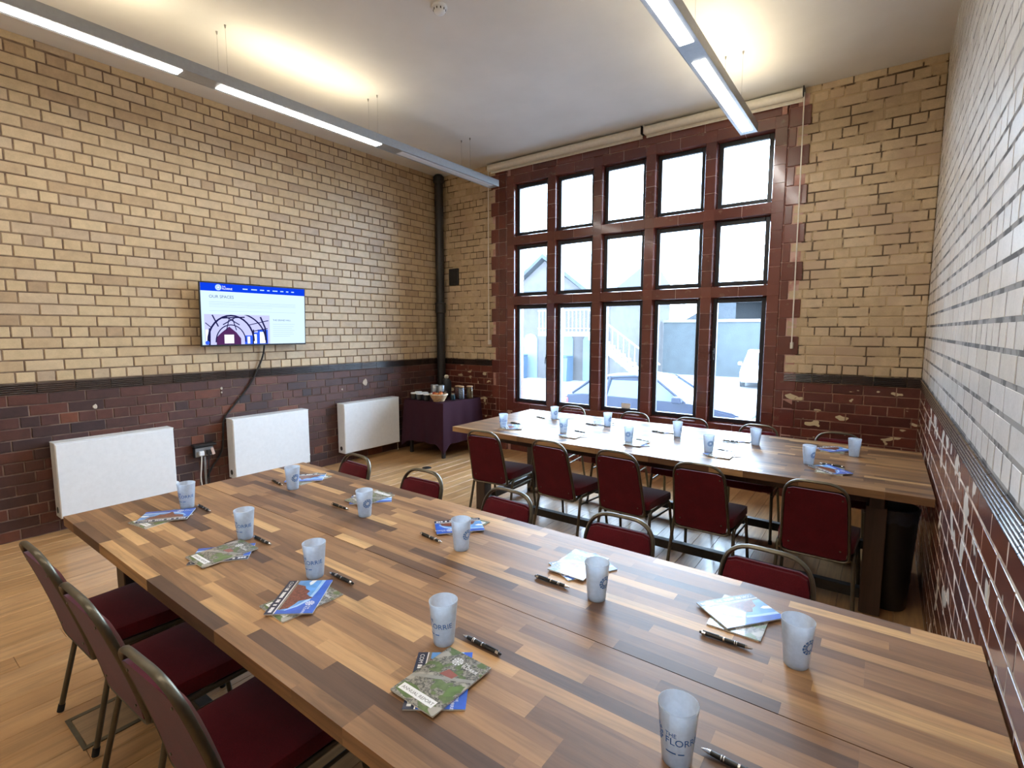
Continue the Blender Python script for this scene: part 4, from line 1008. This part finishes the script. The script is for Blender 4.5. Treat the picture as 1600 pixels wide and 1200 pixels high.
obj('body', lathe(bmesh.new(), [(.06, 0), (.065, .01), (.065, .20), (.045, .24)], 22), M_BLACK, fl, smooth=45); obj('knob', lathe(bmesh.new(), [(.014, .24), (.030, .252), (.032, .275), (.020, .292), (.004, .296)], 16), plain('cream_knob', (.72, .64, .48), .5), fl, smooth=60)
tg = NT('clear_jar_glass'); tg.n.remove(tg.p); a_ = tg.new('ShaderNodeBsdfTransparent'); a_.inputs[0].default_value = (.85, .9, .92, 1); b_ = tg.new('ShaderNodeBsdfGlossy'); b_.inputs['Roughness'].default_value = .05
mm = tg.new('ShaderNodeMixShader'); lw = tg.new('ShaderNodeLayerWeight'); lw.inputs[0].default_value = .35; tg.link(lw.outputs['Fresnel'], mm.inputs[0]); tg.link(a_.outputs[0], mm.inputs[1]); tg.link(b_.outputs[0], mm.inputs[2]); tg.link(mm.outputs[0], tg.out.inputs[0]); M_JAR = tg.m
def jar(x, y, h, rr, m, lidm, l, fill=.85):
    r = tag(empty('storage_jar', (x, y, SZ)), l, 'jar', 'jars on the corner table')
    obj('glass', lathe(bmesh.new(), [(rr * .9, 0), (rr, .008), (rr, h - .02), (rr * .85, h)], 18), M_JAR, r, smooth=45)
    obj('contents', lathe(bmesh.new(), [(rr * .86, .004), (rr * .93, .012), (rr * .93, h * fill), (rr * .5, h * fill + .006)], 18), m, r, smooth=45)
    obj('lid', lathe(bmesh.new(), [(rr * .9, h), (rr * .94, h + .003), (rr * .94, h + .014), (rr * .8, h + .018)], 18), lidm, r, smooth=45)
M_LIDW = plain('bamboo_lid', (.50, .34, .2), .5)
jar(-4.54, 4.98, .150, .046, plain('pink_wafers', (.36, .17, .15), .8, var=.6, scale=90), M_LIDW, 'jar of pinkish wafers with wooden lid on the corner table')
jar(-4.44, 4.93, .155, .038, plain('pale_blue_sachets', (.55, .60, .72), .6, var=.5, scale=80), M_LIDW, 'jar of pale blue sachets on the corner table')
jar(-4.40, 5.05, .150, .044, plain('brown_biscuits', (.30, .20, .10), .8, var=.5, scale=90), M_LIDW, 'jar of brown biscuits nearest the window')
jar(-4.47, 4.80, .075, .030, plain('teal_packets', (.10, .22, .27), .5, var=.6, scale=90), M_CHROME, 'small squat jar of teal packets at the table edge')
jar(-4.63, 4.82, .085, .034, plain('tan_sugar_sticks', (.38, .28, .17), .7, var=.5, scale=100), M_CHROME, 'small jar of tan sticks behind the basket')

# ================================================================== BIN AND BAG under the window table
bn = tag(empty('waste_bin', (.10, 3.62, 0)), 'black waste bin under the right end of the window table', 'bin')
obj('body', lathe(bmesh.new(), [(.090, 0), (.095, .01), (.122, .58), (.117, .58), (.090, .02), (.001, .02)], 24), M_BLACK, bn, smooth=45)
bm = lathe(bmesh.new(), [(.113, .46), (.124, .57), (.128, .60), (.118, .605), (.106, .54)], 24, cap=False)
for v in bm.verts: v.co.z += .012 * math.sin(7 * math.atan2(v.co.y, v.co.x)) if v.co.z < .50 else 0
obj('liner', bm, plain('blue_grey_liner', (.03, .04, .07), .4, var=.3), bn, smooth=60)
bg = tag(empty('black_bag', (.10, 4.05, 0)), 'soft black bag on the floor against the right wall', 'bag')
bm = nbox(-.11, .13, -.20, .20, 0, .34, .06, 4)
for v in bm.verts: v.co.x *= 1 - .35 * v.co.z / .34; v.co.y += .015 * math.sin(v.co.z * 25)
obj('body', bm, plain('black_nylon', (.006, .006, .008), .8, var=.3), bg, smooth=60)
bm = bmesh.new(); tube(bm, [(0, -.09 + .18 * i / 10, .33 + .10 * math.sin(math.pi * i / 10)) for i in range(11)], .010, n=6); obj('handle', bm, M_BLACK, bg, smooth=60)

# ================================================================== OUTSIDE
GZ = -.85
M_PAVE = plain('pale_concrete', (.12, .12, .125), .9, var=.15, scale=2); M_OUTBRICK = plain('outside_brick', (.036, .031, .031), .9, var=.2, scale=3)
M_SLATE = plain('roof_slate', (.022, .027, .033), .7, spec=.2, var=.2, scale=4); M_RAIL = plain('white_railing', (.2, .2, .2), .6)
gr = tag(obj('forecourt', nbox(-60, 40, YW + .32, 90, GZ - .2, GZ), M_PAVE), 'pale concrete forecourt outside the window', 'ground', kind='structure')
ax = tag(empty('annex_building', (-14, 22, GZ)), 'brick annex with pitched roof across the forecourt', 'building')
obj('wall', nbox(-10, 3.6, 0, 8, 0, 4.4), M_OUTBRICK, ax)
obj('gable_wall', prism(bmesh.new(), [(-2.1, 4.4), (2.1, 4.4), (0, 5.9)], -.15, .3), M_OUTBRICK, ax)
obj('gable_roof', prism(bmesh.new(), [(-2.5, 4.2), (0, 6.05), (2.5, 4.2), (2.5, 4.4), (0, 6.25), (-2.5, 4.4)], -.4, 4), M_SLATE, ax)
obj('main_roof', prism(bmesh.new(), [(-.4, 4.35), (4, 6.2), (8.4, 4.35)], -10.2, 4.0, 'x'), M_SLATE, ax)
for x in (-.9, 1.2, 2.6):
    dr = obj('door', nbox(x - .42, x + .42, -.05, .02, 0, 2.0), plain('blue_grey_door', (.05, .075, .10), .6), ax); obj('door_arch', prism(bmesh.new(), [(x - .42, 2.0), (x + .42, 2.0), (x + .3, 2.22), (x, 2.32), (x - .3, 2.22)], -.05, .02), plain('blue_grey_door', (.05, .075, .10), .6), dr)
sw_ = tag(empty('staircase', (-11.8, 20.4, GZ)), 'white railed outdoor staircase descending to the right', 'staircase')
obj('landing', nbox(-1.6, 1.1, 0, 1.1, 2.2, 2.4), M_RAIL, sw_)
for k in range(12):
    obj('step', nbox(1.1 + k * .26, 1.1 + (k + 1) * .26, 0, 1.1, 2.2 - (k + 1) * .183, 2.26 - (k + 1) * .183 + .06), M_RAIL, sw_)
obj('stringer', prism(bmesh.new(), [(1.1, 2.38), (1.1, 2.08), (4.2, -.1), (4.5, 0)], -.05, 0), M_RAIL, sw_)
for k in range(14):
    obj('baluster', nbox(-1.55 + k * .2, -1.52 + k * .2, -.04, -.01, 2.4, 3.35), M_RAIL, sw_)
for k in range(12):
    x = 1.2 + k * .26; z = 2.38 - (x - 1.1) * .70
    obj('baluster', nbox(x, x + .03, -.04, -.01, z, z + .95), M_RAIL, sw_)
bm = bmesh.new(); tube(bm, [(-1.6, -.025, 3.38), (1.1, -.025, 3.38), (4.4, -.025, 1.05)], .035, n=6); obj('handrail', bm, M_RAIL, sw_)
bm = bmesh.new(); tube(bm, [(-1.6, -.025, 2.55), (1.1, -.025, 2.55), (4.4, -.025, .25)], .025, n=6); obj('lower_rail', bm, M_RAIL, sw_)
yw_ = tag(empty('yard_wall', (-6.0, 28.5, GZ)), 'pale yard wall with a low shed roof behind the white car', 'wall')
obj('wall', nbox(-4.2, 9, 0, .4, 0, 2.9), plain('pale_green_render', (.026, .034, .038), .9, var=.2, scale=2), yw_)
obj('coping', nbox(-4.25, 9.05, -.06, .46, 2.9, 3.05), M_PAVE, yw_)
obj('shed_roof', prism(bmesh.new(), [(-3.2, 3.05), (-.4, 4.6), (3.2, 3.05)], .5, 4), M_SLATE, yw_)
obj('shed_wall', nbox(-.5, 6, .5, 4, 3.05, 4.0), M_OUTBRICK, yw_)
for k in range(5): obj('fence_post', nbox(3 + k * .9, 3.12 + k * .9, -.1, 0, 0, 2.4), M_RAIL, yw_)
for i, (x, c, l) in enumerate(((-15.2, (.02, .05, .09), 'blue upright bin against the annex, left of the pair'), (-12.5, (.10, .2, .34), 'blue upright bin against the annex beside the stairs'))):
    r = tag(empty('wheelie_bin', (x, 21.4, GZ)), l, 'bin', 'outdoor bins'); m = plain('bin_blue', c, .5)
    obj('body', prism(bmesh.new(), [(-.25, 0), (.25, 0), (.30, 1.15), (-.30, 1.15)], -.3, .3), m, r); obj('lid', nbox(-.32, .32, -.36, .32, 1.15, 1.23, .03), m, r)
M_CARGLASS = plain('car_glass', (.02, .03, .05), .15, var=.02, spec=.3); M_TYRE = plain('tyre', (.02, .02, .02), .8)
def car(loc, rz, paint, label, L=4.25, Hc=1.42):
    r = tag(empty('parked_car', loc, rz), label, 'car', 'parked cars'); W = .86
    body = [(-L / 2, .35), (-L / 2 + .06, .28), (L / 2 - .08, .26), (L / 2, .40), (L / 2 - .03, .62), (L / 2 - .25, .78), (L / 2 - 1.15, .92), (-L / 2 + .55, .95), (-L / 2 + .05, .90), (-L / 2, .70)]
    bm = prism(bmesh.new(), body, -W, W)
    bmesh.ops.bevel(bm, geom=[e for e in bm.edges], offset=.05, segments=2, affect='EDGES')
    obj('body', bm, paint, r, smooth=40)
    gh = [(L / 2 - 1.25, .90), (L / 2 - 1.95, Hc - .06), (-.35, Hc), (-L / 2 + .75, Hc - .10), (-L / 2 + .22, .93)]
    bm = prism(bmesh.new(), gh, -W + .05, W - .05)
    for v in bm.verts:
        if v.co.z > 1.1: v.co.y *= .80
    obj('glasshouse', bm, M_CARGLASS, r)
    rf = [(L / 2 - 1.90, Hc - .08), (L / 2 - 1.98, Hc - .03), (-.35, Hc + .03), (-L / 2 + .75, Hc - .06), (-L / 2 + .60, Hc - .16)]
    bm = prism(bmesh.new(), rf, -W + .20, W - .20); obj('roof', bm, paint, r)
    for s in (-1, 1):
        for pts in ([(L / 2 - 1.27, s * (W - .04), .92), (L / 2 - 1.97, s * (W * .80 - .03), Hc - .04), (-.35, s * (W * .80 - .03), Hc), (-L / 2 + .74, s * (W * .80 - .03), Hc - .09), (-L / 2 + .24, s * (W - .05), .95)], [(.0, s * (W - .03), .93), (-.08, s * (W * .80 - .02), Hc)], [(-1.0, s * (W - .03), .93), (-.95, s * (W * .80 - .02), Hc - .03)]):
            obj('pillar', tube(bmesh.new(), pts, .03, n=6), paint, r)
        obj('mirror', nbox(L / 2 - 1.50, L / 2 - 1.30, s * (W + .10) - .08, s * (W + .10) + .08, .92, 1.06, .03, 2), paint, r)
        for x in (-L / 2 + .78, L / 2 - .85):
            w = obj('wheel', tube(bmesh.new(), [(x, s * (W - .16), .31), (x, s * (W + .02), .31)], .31, n=24), M_TYRE, r, smooth=40)
            obj('hub', tube(bmesh.new(), [(x, s * (W + .015), .31), (x, s * (W + .035), .31)], .20, n=16), M_ALU, w)
        obj('tail_lamp', nbox(-L / 2 - .01, -L / 2 + .14, s * (W - .12) - .14, s * (W - .12) + .13, .66, .84, .02), plain('red_lamp', (.6, .02, .02), .2), r)
        obj('head_lamp', nbox(L / 2 - .28, L / 2 + .0, s * (W - .16) - .16, s * (W - .16) + .15, .58, .72, .03), plain('clear_lamp', (.75, .8, .85), .1), r)
    obj('bumper', nbox(L / 2 - .12, L / 2 + .05, -W + .06, W - .06, .28, .44, .03), paint, r)
    obj('bumper', nbox(-L / 2 - .05, -L / 2 + .12, -W + .06, W - .06, .30, .48, .03), paint, r)
    return r
car((-4.2, 11.6, GZ), 0, plain('dark_blue_paint', (.006, .009, .022), .4, .0, var=.05, spec=.12), 'dark blue car parked just outside the window')
car((-4.35, 25.3, GZ), R(-82), plain('white_paint', (.8, .8, .8), .2, var=.02, coat=1.0), 'white car parked farther off, through the rightmost window light', 4.3, 1.55)
